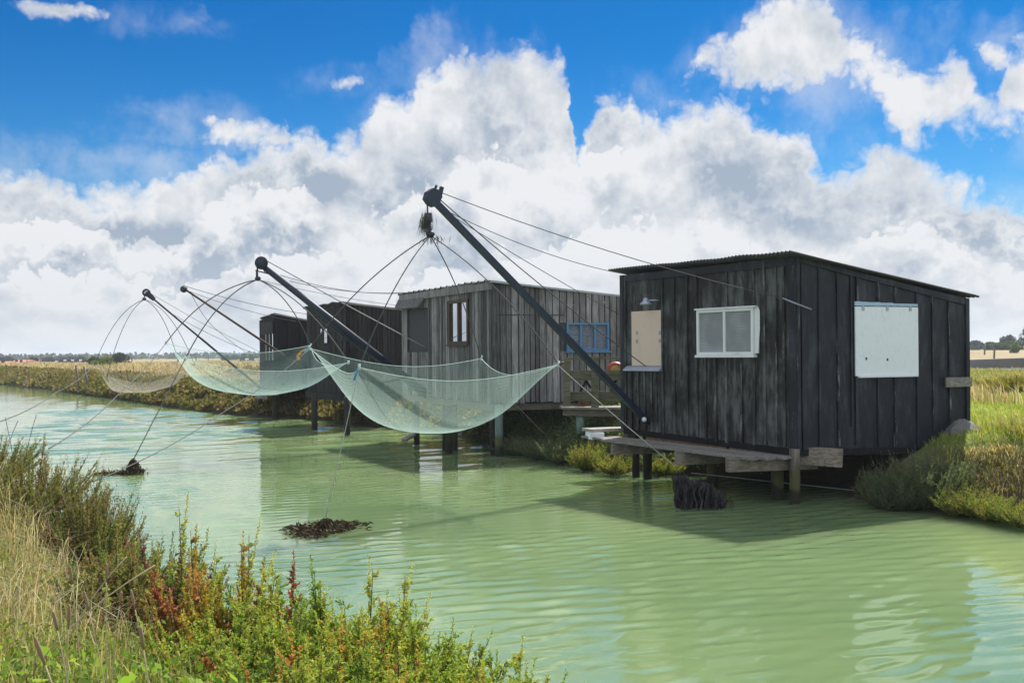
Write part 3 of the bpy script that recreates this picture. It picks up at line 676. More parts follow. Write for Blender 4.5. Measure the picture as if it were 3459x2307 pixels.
# beige panel, sill, hinges
s0, s1, z0, z1 = WF.rect('C1', 213, 397, 373, 684)
mb = MB(); WF.box(mb, s0, s1, z0, z1, .004, .022); pn = mb.build("hatch_panel", M['beige'], HA, label="plain beige hatch panel")
for (x, y) in ((243, 507), (243, 553), (364, 507), (364, 550)):
    a, b = WF.pix('C1', x, y); mb = MB(); WF.box(mb, a - .022, a + .022, b - .03, b + .03, .022, .03); mb.tube([WF.pt(a, b - .03, .03), WF.pt(a, b + .03, .03)], .007, 6); mb.build("hinge", M['zinc'], pn)
s0, s1, z0, z1 = WF.rect('C1', 186, 683, 376, 711)
mb = MB(); mb.hexa([WF.pt(s0, z0, .003), WF.pt(s1, z0, .003), WF.pt(s1, z0, .10), WF.pt(s0, z0, .10), WF.pt(s0, z1, .003), WF.pt(s1, z1, .003), WF.pt(s1, z0 + .02, .10), WF.pt(s0, z0 + .02, .10)])
mb.build("sill", M['zinc'], HA)
# white sliding window
s0, s1, z0, z1 = WF.rect('C1', 566, 392, 868, 624); z1 = WF.pix('C1', 568, 390)[1]; z0 = WF.pix('C1', 716, 625)[1]
mb = MB(); fw = .045
for (a, b, c, d) in ((s0, s1, z0, z0 + fw), (s0, s1, z1 - fw, z1), (s0, s0 + fw, z0 + fw, z1 - fw), (s1 - fw, s1, z0 + fw, z1 - fw), ((s0 + s1) / 2 - .02, (s0 + s1) / 2 + .02, z0 + fw, z1 - fw)):
    WF.box(mb, a, b, c, d, .006, .062)
WF.box(mb, s0 - .02, s1 + .03, z0 - .04, z0 - .001, .006, .085); WF.box(mb, s0 - .03, s1 + .05, z1 + .001, z1 + .025, .006, .08)
wd = mb.build("window", M['white'], HA, label="white framed sliding window with reeded glass")
for k in (0, 1):
    a = s0 + fw if k == 0 else (s0 + s1) / 2 + .02; b = (s0 + s1) / 2 - .02 if k == 0 else s1 - fw
    mb = MB(); WF.box(mb, a, b, z0 + fw, z1 - fw, .012, .035); mb.build("pane", M['reeded'], wd)
mb = MB(); WF.box(mb, s1 + .003, s1 + .07, z0 + .02, z1 + .0, .005, .03, .5)
mb.quad([WF.pt(s1 + .07, z0 + .05, .025), WF.pt(s1 + .10, z0 + .4, .025), WF.pt(s1 + .10, z1 - .05, .025), WF.pt(s1 + .07, z1, .025)])
mb.build("window_casing", M['white'], HA)
a, b = WF.pix('C1', 785, 598); mb = MB(); WF.box(mb, a - .06, a + .06, z0 + .02, z0 + .045, .0625, .08); mb.build("latch", M['white'], wd)
# outdoor lamp
a, b = WF.pix('C1', 330, 345); mb = MB(); mb.tube([WF.pt(a + .13, b + .02, .0), WF.pt(a + .12, b + .02, .10), WF.pt(a, b + .02, .16)], .012, 6)
lp = mb.build("lamp_arm", M['zinc'], HA)
mb = MB(); mb.lathe(WF.pt(a - .03, b - .03, .17), [(.001, .10), (.03, .09), (.05, .04), (.10, 0.0), (.10, -.02), (.085, -.02), (.06, .01)], 14); mb.build("lamp_shade", M['zinc'], lp)
# white shutter on the side
s0, z1 = WS.pix('C1', 1380, 366); s1, _ = WS.pix('C1', 1712, 378); z0 = WS.pix('C1', 1545, 734)[1]; z1 = WS.pix('C1', 1545, 372)[1]
mb = MB(); WS.box(mb, s0, s1, z0, z1, .036, .056); sh_ = mb.build("shutter", M['panel'], HA, label="square white wooden shutter")
mb = MB(); WS.box(mb, s0 + .05, s1 - .02, z0 - .025, z0 - .001, .03, .075); mb.build("sill", M['white'], HA)
mb = MB(); n = 10
for k in range(n):
    a0 = s0 + (s1 - s0) * k / n; a1 = s0 + (s1 - s0) * (k + 1) / n; zz = z1 + .012 + random.uniform(-.004, .004); WS.box(mb, a0 + (.001 if k else 0), a1, zz, z1 + .075 - .03 * k / n + random.uniform(-.005, .005), .032, .05)
mb.build("lintel_board", M['pale_blue'], HA)
for fx in (.12, .5, .87):
    q = s0 + (s1 - s0) * fx; mb = MB(); WS.box(mb, q - .02, q + .02, z1 - .06, z1 + .01, .0565, .068); mb.build("hinge", M['zinc'], sh_)
for (x, y) in ((1438, 645), (1550, 650)):
    a, b = WS.pix('C1', x, y); mb = MB(); WS.box(mb, a - .012, a + .012, b - .02, b + .02, .0565, .064); mb.build("bolt", M['rust'], sh_)
mb = MB(); a, zt_ = WS.pix('C1', 1858, 745); b, zb_ = WS.pix('C1', 1994, 792); WS.box(mb, a, b, zb_, zt_, .042, .075); mb.build("end_board", M['deck_wood'], HA)
# under-floor timbers
up = Vector((0, 0, 1))
def strip(name, mat, pts_top, h, depth, parent, off=Vector((0, 0, 0)), tone=.5):
    mb = MB(); a, b = pts_top; mb.beam(a - up * h / 2, b - up * h / 2, depth, h, (0, 0, 1), tone); return mb.build(name, mat, parent)
strip("floor_beam", M['beam_red'], (WF.pt(.55, WF.zb(.55) - .012, -.06), WF.pt(2.35, WF.zb(2.35) - .012, -.06)), .17, .09, HA)
strip("floor_beam", M['beam_wood'], (WF.pt(2.42, WF.zb(2.4) - .012, -.06), WF.pt(WF.L - .12, WF.zb(WF.L) - .012, -.06)), .17, .09, HA)
a = at('G4', 1845, 555, 14.62); b = at('G4', 2224, 570, 14.35); strip("floor_beam", M['beam_wood'], (a + up * .13, b + up * .11), .26, .12, HA, tone=.6)
# walkway boards outside the front wall
dk = []
for k, (o0, w) in enumerate(((.16, .20), (.40, .20), (.62, .16))):
    za, zb = at('G4', 380, 440, 17.0).z, at('G4', 1800, 605, 14.1).z
    s_a, s_b = (-.55, WF.L - .02 - .1 * k) if k < 2 else (.2, WF.L - .25)
    mb = MB(); mb.beam(WF.pt(s_a, za + .02, o0), WF.pt(s_b, zb + .02, o0), w, .035, (0, 0, 1), random.uniform(.35, .6)); mb.build("walkway_board", M['deck_wood'], HA)
for (x, y0, x2, y1, d) in ((388, 470, 770, 552, 16.6), (897, 527, 1240, 633, 15.3), (1303, 572, 1650, 690, 14.35)):
    a = at('G4', x + 4, (y0 + y1) / 2, d); b = a - WF.n * 1.3 + WF.u * .55
    mb = MB(); zt = WF.zb((a - WF.a).dot(WF.u)) ; h = (y1 - y0) / 2.351 / FPX * d
    mb.beam(a, b, .11, h, (0, 0, 1), .55); mb.build("cross_beam", M['beam_wood'], HA)
for (x, y, d, r, m) in ((584, 735, None, .064, 'pile_dark'), (676, 745, None, .078, 'pile_dark'), (1072, 752, 18.2, .055, 'pile_dark'), (1192, 828, None, .088, 'pile'), (1712, 910, None, .092, 'pile'), (1846, 940, None, .078, 'pile')):
    p = onz('G4', x, y) if d is None else at('G4', x, y, d)
    top = .62 if m == 'pile' and x != 1846 else .85
    pile(HA, p, top if x != 1846 else .79, r, M[m], lean=(random.uniform(-.03, .03), 0))
for (s, o) in ((.3, -1.8), (1.9, -1.9), (3.4, -2.2)):
    p = WF.pt(s, 0, o); pile(HA, p, .8, .1, M['pile_dark'], zbot=-.3)

# ---- hut B: grey board hut
fl = at('C2', 228, 500, 26.0); co = at('C2', 862, 500, 21.5); ri = at('C2', 1930, 500, 22.7)
HB = thing("fishing_hut", ((fl.x + ri.x) / 2, (fl.y + ri.y) / 2 + .4, 0), "weathered grey board hut with blue framed window and brown two-pane window", "hut", "fishing huts on stilts along the canal")
zz = lambda c, x, y, d: at(c, x, y, d).z
BF = Wall(fl, co, (zz('C2', 228, 893, 26.0), zz('C2', 862, 962, 21.5)), (zz('C2', 228, 225, 26), zz('C2', 862, 132, 21.5)))
BS = Wall(co, ri, (zz('C2', 862, 962, 21.5), zz('C2', 1930, 935, 22.7)), (zz('C2', 862, 118, 21.5), zz('C2', 1930, 232, 22.7)))
bk = fl + (ri - co); BR_ = Wall(ri, bk, (BS.zb_[1], BF.zb_[0]), (BS.zt_[1], BS.zt_[1])); BL_ = Wall(bk, fl, (BF.zb_[0], BF.zb_[0]), (BS.zt_[1], BF.zt_[0]))
hole1 = BF.rect('C2', 268, 306, 414, 604); hole2 = BF.rect('C2', 556, 244, 698, 548); hole3 = BS.rect('C2', 1385, 398, 1685, 596)
mb = MB(); BF.boards(mb, .08, .16, cuts=(hole1, hole2), tone=(.08, .95), ragged=.05, gap=.013, taper=.012); BF.slab(mb, 0, hole1[0] - .02, -.03, -.012, .1); BF.slab(mb, hole1[1] + .02, hole2[0] - .02, -.03, -.012, .1); BF.slab(mb, hole2[1] + .02, BF.L, -.03, -.012, .1)
mb.build("wall", M['grey_wood'], HB)
mb = MB(); BS.boards(mb, .10, .19, cuts=(hole3,), tone=(.08, .95), ragged=.03, gap=.013, taper=.012)
BS.slab(mb, 0, hole3[0] - .02, -.03, -.012, .1); BS.slab(mb, hole3[1] + .02, BS.L, -.03, -.012, .1)
sj = BS.pix('C2', 893, 342); sj2 = BS.pix('C2', 1372, 345)
BS.box(mb, sj[0], sj2[0], sj[1] - .012, sj[1] + .012, .022, .034, .12); BS.box(mb, sj[0] - .012, sj[0] + .012, BS.zb(0), sj[1], .022, .034, .12)
mb.build("wall", M['grey_wood'], HB)
mb = MB(); BR_.boards(mb, .12, .2); mb.build("wall", M['grey_wood'], HB)
mb = MB(); BL_.boards(mb, .12, .2); mb.build("wall", M['grey_wood'], HB)
FLr, FRr, BRr = at('C2', 196, 205, 26.2), at('C2', 850, 103, 21.3), at('C2', 1940, 228, 22.8); BLr = FLr + (BRr - FRr)
mb = MB(); roof_sheet(mb, FLr, FRr, BLr, BRr, 16, .022, .018, sharp=True); mb.build("roof", M['roof_dark'], HB)
mb = MB(); mb.beam(FRr - up * .01, BRr - up * .01, .05, .035); mb.build("roof_edge", M['roof_pale'], HB)
mb = MB(); a, b = BF.pt(-.02, BF.zt_[0] - .01, .05), BF.pt(BF.L + .04, BF.zt_[1] - .015, .05)
m_ = a.lerp(b, .55); mb.beam(a, m_, .05, .17, tone=.75); mb.beam(m_ + up * .012, b + up * .012, .055, .20, tone=.6); mb.build("fascia_board", M['grey_wood'], HB)
mb = MB(); s0, s1, z0, z1 = hole1; BF.box(mb, s0, s1, z0, z1, -.06, -.03); mb.build("shutter", M['shutter'], HB, label="dark grey shutter set back in its opening")
a0, a1 = BF.pix('C2', 214, 300)[0], BF.pix('C2', 402, 300)[0]; ztp = BF.pix('C2', 300, 228)[1]; zbt = BF.pix('C2', 300, 302)[1]
mb = MB(); mb.hexa([BF.pt(a0, zbt, .16), BF.pt(a1 - .15, zbt, .16), BF.pt(a1 - .15, zbt + .02, .19), BF.pt(a0, zbt + .02, .19), BF.pt(a0, ztp, .03), BF.pt(a1, ztp, .03), BF.pt(a1, ztp + .02, .06), BF.pt(a0, ztp + .02, .06)], .35)
mb.quad([BF.pt(a1 - .15, zbt, .16), BF.pt(a1, ztp, .03), BF.pt(a1 - .15, zbt, .03)], .4); mb.build("awning_board", M['grey_wood'], HB)
def casement(wall, r, mat, glassm, parent, n_, label, fw=.055, sill=True, back=None, pr=.03):
    s0, s1, z0, z1 = r; mb = MB()
    for (a, b, c, d) in ((s0, s1, z0, z0 + fw), (s0, s1, z1 - fw, z1), (s0, s0 + fw, z0 + fw, z1 - fw), (s1 - fw, s1, z0 + fw, z1 - fw)): wall.box(mb, a, b, c, d, -.05, pr)
    for k in range(1, n_):
        q = s0 + (s1 - s0) * k / n_; wall.box(mb, q - fw * .5, q + fw * .5, z0 + fw, z1 - fw, -.045, pr - .006)
    if sill: wall.box(mb, s0 - .03, s1 + .03, z0 - .035, z0 - .002, -.02, pr + .05)
    w = mb.build("window", mat, parent, label=label)
    for k in range(n_):
        a = s0 + (s1 - s0) * k / n_ + (fw if k == 0 else fw * .5); b = s0 + (s1 - s0) * (k + 1) / n_ - (fw if k == n_ - 1 else fw * .5)
        mb = MB(); wall.box(mb, a, b, z0 + fw, z1 - fw, -.03, -.022); mb.build("pane", glassm, w)
    return w
casement(BF, hole2, M['brown'], M['glass'], HB, 2, "brown wooden window with two tall panes", .07)
M['boarded'] = wood('woven_boarding', (.07, .08, .10), (.17, .20, .24), (.30, .34, .39), 'x')
casement(BS, hole3, M['blue'], M['boarded'], HB, 3, "blue painted window frame boarded inside", .045, pr=.045)
mb = MB(); mb.beam(BF.pt(0, BF.zb(0) - .1, -.05), BF.pt(BF.L - .05, BF.zb_[1] - .1, -.05), .1, .16); mb.build("floor_beam", M['beam_wood'], HB)
mb = MB(); mb.beam(BS.pt(0.02, BS.zb_[0] - .1, -.08), BS.pt(BS.L, BS.zb_[1] - .1, -.08), .1, .16, tone=.25); mb.build("floor_beam", M['beam_wood'], HB)
a, b = BS.pix('C2', 560, 1020), 0
mb = MB(); mb.hexa([p + up * (q - .03 - p.z) for p, q in ((fl, BF.zb_[0]), (co, BF.zb_[1]), (ri, BS.zb_[1]), (bk, BF.zb_[0]))] + [p + up * (q + .02 - p.z) for p, q in ((fl, BF.zb_[0]), (co, BF.zb_[1]), (ri, BS.zb_[1]), (bk, BF.zb_[0]))]); mb.build("floor", M['black_wood'], HB)
for (x, y, r, m) in ((330, 1256, .07, 'pile_dark'), (522, 1300, .04, 'pile_dark'), (556, 1320, .08, 'pile_dark'), (600, 1300, .067, 'pile_dark'), (868, 1330, .065, 'pile_dark'), (912, 1340, .092, 'pile_green')):
    p = onz('C2', x, y); pile(HB, p, 1.10 if m == 'pile_green' else 1.05, r, M[m])
for (s, o) in ((.5, -2.2), (2.5, -2.3), (4.2, -2.6)): pile(HB, BF.pt(s, 0, o), 1.1, .1, M['pile_dark'], zbot=-.2)

# ---- hut C: dark board hut
fl = at('C3', 537, 850, 32.4); co = at('C3', 800, 850, 29.6); ri = at('C3', 1330, 850, 31.5)
HC = thing("fishing_hut", ((fl.x + ri.x) / 2, (fl.y + ri.y) / 2 + .3, 0), "dark brown board hut with narrow slit windows between grey hut and small far hut", "hut", "fishing huts on stilts along the canal")
CF = Wall(fl, co, (zz('C3', 537, 1172, 32.4), zz('C3', 800, 1180, 29.6)), (zz('C3', 537, 545, 32.4), zz('C3', 800, 506, 29.6)))
CS = Wall(co, ri, (CF.zb_[1], zz('C3', 1330, 1165, 31.5)), (zz('C3', 800, 506, 29.6), zz('C3', 1330, 568, 31.5)))
bk = fl + (ri - co); CR = Wall(ri, bk, (CS.zb_[1], CF.zb_[0]), (CS.zt_[1],) * 2); CL = Wall(bk, fl, (CF.zb_[0],) * 2, (CS.zt_[1], CF.zt_[0]))
hc = CF.rect('C3', 672, 690, 697, 810)
for w in (CF, CS, CR, CL):
    mb = MB(); w.boards(mb, .11, .2, t=.03, ragged=.03, gap=.014, tone=(.15, .9)); w.slab(mb, 0, w.L, -.03, -.012, .1); mb.build("wall", M['dark_wood'], HC)
w_ = []
for r in ((672, 690, 697, 810), (644, 690, 658, 742)):
    s0, s1, z0, z1 = CF.rect('C3', *r); mb = MB(); CF.box(mb, s0, s1, z0, z1, .025, .05); wi = mb.build("window", M['dark_wood'], HC)
    mb = MB(); CF.box(mb, s0 + .03, s1 - .012, z0 + .03, z1 - .03, .0505, .056); mb.build("pane", M['glass'], wi)
FLr, FRr, BRr = at('C3', 500, 543, 32.7), at('C3', 800, 497, 29.4), at('C3', 1340, 560, 31.6); BLr = FLr + (BRr - FRr)
mb = MB(); roof_sheet(mb, FLr, FRr, BLr, BRr, 34, .022, .03, warp=.03); mb.build("roof", M['roof_dark'], HC)
mb = MB(); mb.beam(FRr - up * .01, BRr - up * .01, .05, .05); mb.build("roof_edge", M['barn_roof'], HC)
mb = MB(); mb.hexa([p + up * (1.0 - p.z) for p in (fl, co, ri, bk)] + [p + up * (1.07 - p.z) for p in (fl, co, ri, bk)]); mb.build("floor", M['black_wood'], HC)
for (x, y, r) in ((588, 1452, .092), (835, 1500, .085)): pile(HC, onz('C3', x, y), 1.05, r, M['pile_dark'])
for (s, o) in ((.3, -2), (2.6, -2.2)): pile(HC, CF.pt(s, 0, o), 1.05, .1, M['pile_dark'], zbot=-.2)
mb = MB(); mb.beam(CF.pt(-.1, .93, .0), CF.pt(CF.L, .93, .0), .12, .18); mb.build("floor_beam", M['dark_wood'], HC)

# ---- hut D: small far hut, open gallery front
fl = at('C3', 172, 850, 36.0); co = at('C3', 287, 850, 34.0); ri = at('C3', 580, 850, 35.6)
HD = thing("fishing_hut", ((fl.x + ri.x) / 2, (fl.y + ri.y) / 2 + .3, 0), "small black hut with an open slatted front, farthest of the huts", "hut", "fishing huts on stilts along the canal")
DF = Wall(fl, co, (zz('C3', 172, 1140, 36), zz('C3', 287, 1146, 34)), (zz('C3', 172, 634, 36), zz('C3', 287, 594, 34)))
DS = Wall(co, ri, (DF.zb_[1], zz('C3', 580, 1150, 35.6)), (DF.zt_[1], zz('C3', 580, 650, 35.6)))
bk = fl + (ri - co); DL = Wall(bk, fl, (DF.zb_[0],) * 2, (DF.zb_[0] + .95,) * 2)
s0, s1, z0, z1 = DF.rect('C3', 200, 740, 283, 932)
mb = MB(); DF.slab(mb, .0, DF.L, -.03, .0, zt=z0); DF.slab(mb, 0, DF.L, -.03, 0, zb=z1); DF.slab(mb, 0, s0, -.028, -.002, zb=z0, zt=z1); DF.slab(mb, s1, DF.L, -.028, -.002, zb=z0, zt=z1)
for (a, b) in ((0, .17), (.25, .48), (.56, .78), (.88, 1)): DF.slab(mb, s0 + (s1 - s0) * a, s0 + (s1 - s0) * b, -.026, -.004, zb=z0, zt=z1)
mb.build("wall", M['black_wood'], HD)
mb = MB(); DF.box(mb, s0 - .08, s1 + .02, z1, DF.zt(s0) - .12, .03, .06, .9); mb.build("shutter", M['dark_wood'], HD)
mb = MB(); DS.slab(mb, 0, DS.L, -.03, 0)
for k in range(6): DS.slab(mb, .02 + k * .6, .09 + k * .6, .002, .03, .8)
DS.box(mb, 0.1, DS.L, 2.35, 2.42, .002, .028, .8); mb.build("wall", M['black_wood'], HD)
mb = MB(); DL.slab(mb, 0, DL.L, -.03, 0); mb.build("wall", M['black_wood'], HD)
FLr, FRr, BRr = at('C3', 176, 622, 36.1), at('C3', 287, 584, 33.9), at('C3', 590, 645, 35.7); BLr = FLr + (BRr - FRr)
mb = MB(); roof_sheet(mb, FLr, FRr, BLr, BRr, 20, .012, .04); mb.build("roof", M['roof_dark'], HD)
mb = MB(); mb.beam(FRr, BRr, .06, .05); mb.build("roof_edge", M['barn_roof'], HD)
mb = MB(); mb.hexa([p + up * (1.0 - p.z) for p in (fl, co, ri, bk)] + [p + up * (1.12 - p.z) for p in (fl, co, ri, bk)]); mb.build("floor", M['black_wood'], HD)
for (x, y, r) in ((178, 1400, .082), (290, 1425, .085)): pile(HD, at('C3', x, y, 34.6 if x > 200 else 36.2), 1.1, r, M['pile_dark'])
mb = MB(); mb.beam(DF.pt(-.5, .95, .15), DF.pt(DF.L + .9, .95, .15), .1, .15); mb.build("floor_beam", M['beam_wood'], HD)
mb = MB(); mb.beam(at('C3', 140, 1205, 35.5), at('C3', 235, 1210, 34.9), .05, .16); mb.build("brace_board", M['deck_wood'], HD)

# ------------------------------------------------------------------ deck with railing beside the grey hut
dD = 20.4
DK = thing("wooden_landing", at('C2', 1570, 1012, dD), "mossy timber landing with a railing between the grey hut and black hut", "landing")
mb = MB()
for k in range(4):
    o = Vector((0, .22 * k, 0)); mb.beam(at('C2', 1352, 1000, dD) + o, at('C2', 1960, 1002, dD) + o, .2, .04, tone=random.uniform(.4, .8))
mb.build("floor", M['deck_wood'], DK)
mb = MB(); mb.beam(at('C2', 1362, 1028, dD), at('C2', 1940, 1040, dD), .06, .14); mb.build("edge_beam", M['beam_wood'], DK)
for (x0, y0, y1, w) in ((1390, 655, 985, .15), (1588, 648, 1005, .15), (1800, 645, 1005, .14)):
    mb = MB(); mb.beam(at('C2', x0, y1, dD - .02), at('C2', x0, y0, dD - .02), w, .09, (0, 1, 0)); mb.build("railing_post", M['rail_wood'], DK)
for (ya, yb, h) in ((652, 640, .045), (770, 768, .2), (916, 912, .19)):
    mb = MB(); mb.beam(at('C2', 1372, ya, dD + .06), at('C2', 1960, yb, dD + .06), .05, h); mb.build("rail", M['rail_wood'], DK)
for (xa, ya, xb, yb) in ((1480, 890, 1530, 800), (1560, 860, 1520, 800), (1700, 880, 1740, 790)):
    mb = MB(); mb.beam(at('C2', xa, ya, dD + .12), at('C2', xb, yb, dD + .12), .035, .05); mb.build("brace", M['dark_wood'], DK)
for x in (1490, 1778):
    mb = MB(); mb.tube([at('C2', x, 1180, dD + .1), at('C2', x - 6, 1035, dD + .1)], .09, 10); mb.build("leg", M['pile_green'], DK)
BX = thing("storage_crate", at('C2', 1510, 1000, dD + .3), "sagging plywood crate lying on the mossy landing", "crate")
mb = MB(); a = at('C2', 1478, 990, dD + .35); b = at('C2', 1560, 990, dD + .4)
mb.hexa([a, b, b + Vector((0, .4, 0)), a + Vector((0, .4, 0)), a + Vector((.05, 0, .26)), b + Vector((-.1, 0, .3)), b + Vector((-.1, .4, .3)), a + Vector((.05, .4, .26))]); mb.build("side", M['beam_red'], BX)
mb = MB(); mb.hexa([a + Vector((.0, -.03, .27)), b + Vector((-.03, -.03, .31)), b + Vector((-.05, .42, .31)), a + Vector((0, .42, .27)), a + Vector((.0, -.03, .29)), b + Vector((-.03, -.03, .33)), b + Vector((-.05, .42, .33)), a + Vector((0, .42, .29))]); mb.build("lid", M['dark_wood'], BX)
c = at('C2', 1735, 735, dD + .16); FLT = thing("float", c, "round red float with yellow face on the landing rail", "float")
ax = (Vector((0, 0, CAM_H)) - c).normalized()
mb = MB(); mb.lathe(c, [(.001, -.10), (.10, -.09), (.17, -.03), (.185, .02), (.16, .07), (.12, .09), (.115, .085)], 22, ax); mb.build("body", M['red'], FLT)
mb = MB(); mb.lathe(c, [(.114, .084), (.10, .10), (.05, .105), (.001, .105)], 18, ax); fc = mb.build("face", M['yellow'], FLT)
# step with a pale box
ST = thing("plank_step", at('G4', 330, 400, 17.6), "pale plank step over a white box at the left end of the black hut", "step")
mb = MB(); mb.beam(at('G4', 192, 358, 17.5), at('G4', 560, 345, 17.9), .34, .05, tone=.8); mb.build("tread", M['deck_wood'], ST)
mb = MB(); mb.beam(at('G4', 200, 400, 17.45), at('G4', 312, 402, 17.5), .3, .12); mb.build("box", M['panel'], ST)
mb = MB(); mb.beam(at('G4', 500, 390, 17.7), at('G4', 556, 395, 17.8), .1, .2); mb.build("bracket", M['beam_wood'], ST)

# ------------------------------------------------------------------ ropes, cranes and lift nets
def cable(pts, r, name="cable", mat='rope', parent=None, sag=0., n=14, seg=6):
    out = []
    for k in range(len(pts) - 1):
        a, b = Vector(pts[k]), Vector(pts[k + 1])
        for i in range(n if k == len(pts) - 2 else n):
            t = i / n; out.append(a.lerp(b, t) - up * sag * 4 * t * (1 - t))
    out.append(Vector(pts[-1])); mb = MB(); mb.tube(out, r, seg); return mb.build(name, M[mat], parent)
def rope(pts, r, label, sag=0., mat='rope', cat="rope"):
    T = Vector(pts[0]); o = cable(pts, r, "anchor_rope", mat, None, sag)
    return tag(o, label, cat)

def crane(name_label, tip, base, w0, w1, kind, pul_r, mat='steel'):
    T = thing("net_crane", base, name_label, "crane", "net cranes leaning out over the canal")
    d = (tip - base).normalized(); mb = MB()
    if kind == 'square': mb.beam(base - d * .1, tip, w0, w0, tone=.5, w2=w1, h2=w1)
    else: mb.tube([base - d * .1, base.lerp(tip, .5), tip], [w0 / 2, (w0 + w1) / 4, w1 / 2], 12)
    mb.build("boom", M[mat], T)
    return T, d
def pulley(T, c, r, axis, w=.07):
    mb = MB(); mb.lathe(c, [(.001, -w / 2), (r, -w / 2), (r, -w / 4), (r * .82, 0), (r, w / 4), (r, w / 2), (.001, w / 2)], 22, axis); mb.build("pulley", M['steel'], T)

def net(label, corners, hub, sag, esag, bulge, mat, ropem, arm_r, mast=None, pull=.10, mdir=None, belly=(.5, .5), armmat='rope'):
    L, N, Rr, Fc = corners           # in order round the square
    T = thing("lift_net", hub, label, "net", "lift nets hanging from the cranes")
    n = 44; V = []; UV = []
    cen = (L + N + Rr + Fc) / 4
    for j in range(n + 1):
        for i in range(n + 1):
            u, v = i / n, j / n
            p = L * (1 - u) * (1 - v) + N * u * (1 - v) + Rr * u * v + Fc * (1 - u) * v
            eu, ev = 4 * u * (1 - u), 4 * v * (1 - v)
            gx_ = 1 - abs(2 * u - 1) ** 2.1; gy_ = 1 - abs(2 * v - 1) ** 2.1
            z = sag * (gx_ * gy_) ** .62 + esag * max(eu * (1 - ev), ev * (1 - eu))
            inw = pull * (eu * (1 - ev) + ev * (1 - eu)); q = p.lerp(cen, inw)
            V.append(Vector((q.x, q.y, p.z - z + .02 * (float(vnoise(u * 7, v * 7, 1, 6)) - .5) * gx_ * gy_))); UV.append((u, v))
    o0 = root_loc(T); me = bpy.data.meshes.new("netting"); fs = [(j * (n + 1) + i, j * (n + 1) + i + 1, (j + 1) * (n + 1) + i + 1, (j + 1) * (n + 1) + i) for j in range(n) for i in range(n)]
    me.from_pydata([tuple(q - o0) for q in V], [], fs); ul = me.uv_layers.new(name='UVMap')
    for lp_ in me.loops: ul.data[lp_.index].uv = UV[lp_.vertex_index]
    me.polygons.foreach_set('use_smooth', np.ones(len(fs), bool)); me.materials.append(mat); link(bpy.data.objects.new("netting", me), T)
    mb = MB(); ix = lambda i, j: j * (n + 1) + i
    ring = [ix(i, 0) for i in range(n)] + [ix(n, j) for j in range(n)] + [ix(n - i, n) for i in range(n)] + [ix(0, n - j) for j in range(n + 1)]
    mb.tube([V[k] for k in ring], arm_r * .52, 5); mb.build("edge_rope", ropem, T)
    for c in (L, N, Rr, Fc):
        pts = []; ctrl = hub.lerp(c, .5) + up * bulge + (c - hub) * .06; ctrl = Vector(ctrl)
        for k in range(19):
            t = k / 18; pts.append(hub * (1 - t) ** 2 + ctrl * 2 * t * (1 - t) + c * t * t)
        mb = MB(); mb.tube(pts, arm_r, 6); arm = mb.build("arm", M[armmat], T)
        mb = MB(); mb.tube([c + Vector((0, 0, .05)), c - Vector((0, 0, .03))], arm_r * 2.0, 8); mb.build("corner_knot", ropem, arm)
    mb = MB(); mb.lathe(hub + up * .02, [(.001, .05), (.05, .04), (.07, 0), (.04, -.05), (.001, -.05)], 12); hb = mb.build("hub", M['steel'], T)
    return T, hb

# crane and net of the black hut
tipA = at('V', 1003, 468, 14.5); baseA = at('V', 1480, 962, 16.85)
TA, dA = crane("long dark blue square boom reaching from the black hut, tallest of the cranes", tipA, baseA, .098, .085, 'square', .1)
pc = at('V', 992, 455, 14.45); mb = MB()
side = dA.cross(up).normalized(); ud = side.cross(dA).normalized()
prof = [(-.13, -.02), (-.10, .11), (.0, .15), (.10, .10), (.13, .0), (.09, -.10), (-.02, -.12), (-.10, -.09)]
a = [pc + dA * x_ * .95 + ud * y_ - side * .06 for x_, y_ in prof]; b = [p + side * .12 for p in a]
i = len(mb.v); mb.quad(a[::-1]); mb.quad(b)
for k in range(8): mb.quad([a[k], a[(k + 1) % 8], b[(k + 1) % 8], b[k]])
mb.build("pulley_housing", M['steel'], TA)
mb = MB(); mb.beam(pc - dA * .08 + ud * .10 - side * .0, pc - dA * .02 + ud * .24, .05, .05); mb.tube([pc + ud * .15 + dA * .05, pc + ud * .2 + dA * .06], .02, 6); mb.build("bracket", M['steel'], TA)
mb = MB(); e = at('V', 1479, 963, 16.7); mb.lathe(e, [(.001, -.03), (.04, -.02), (.04, .02), (.001, .03)], 10, WF.n); mb.build("pivot_bolt", M['white'], TA)
topA = pc + ud * .14
cable([topA, at('C1', 1010, 325, 14.45)], .0065, parent=TA, sag=.10); cable([at('C1', 1010, 325, 14.45), at('C1', 1078, 353, 14.28), WS.pt(*WS.pix('C1', 1150, 385), .045)], .011, "turnbuckle", 'zinc', TA)
cable([at('C5', 390, 250, 14.6), at('C1', 200, 203, 17.3)], .006, parent=TA, sag=.12)
cable([at('C5', 355, 180, 14.5), WF.pt(*WF.pix('C1', 292, 684), .04)], .0085, parent=TA, sag=.06)
cable([at('C5', 440, 290, 14.7), at('C2', 1772, 345, 17.3)], .006, parent=TA, sag=.03)
hubA = at('V', 988, 541, 14.45)
cA = [at('V', 711, 800, 15.4), at('V', 825, 844, 12.7), at('V', 1283, 837, 13.6), at('V', 1105, 823, 16.3)]
NA, hbA = net("green net under the tallest crane, hanging lowest and nearest of the nets", cA, hubA, 1.06, .20, .36, M['net'], M['net_rope'], .0085)
mb = MB(); mb.tube([at('V', 981, 468, 14.45), at('V', 982, 492, 14.45)], .012, 6); mb.build("hoist_rope", M['rope'], TA)
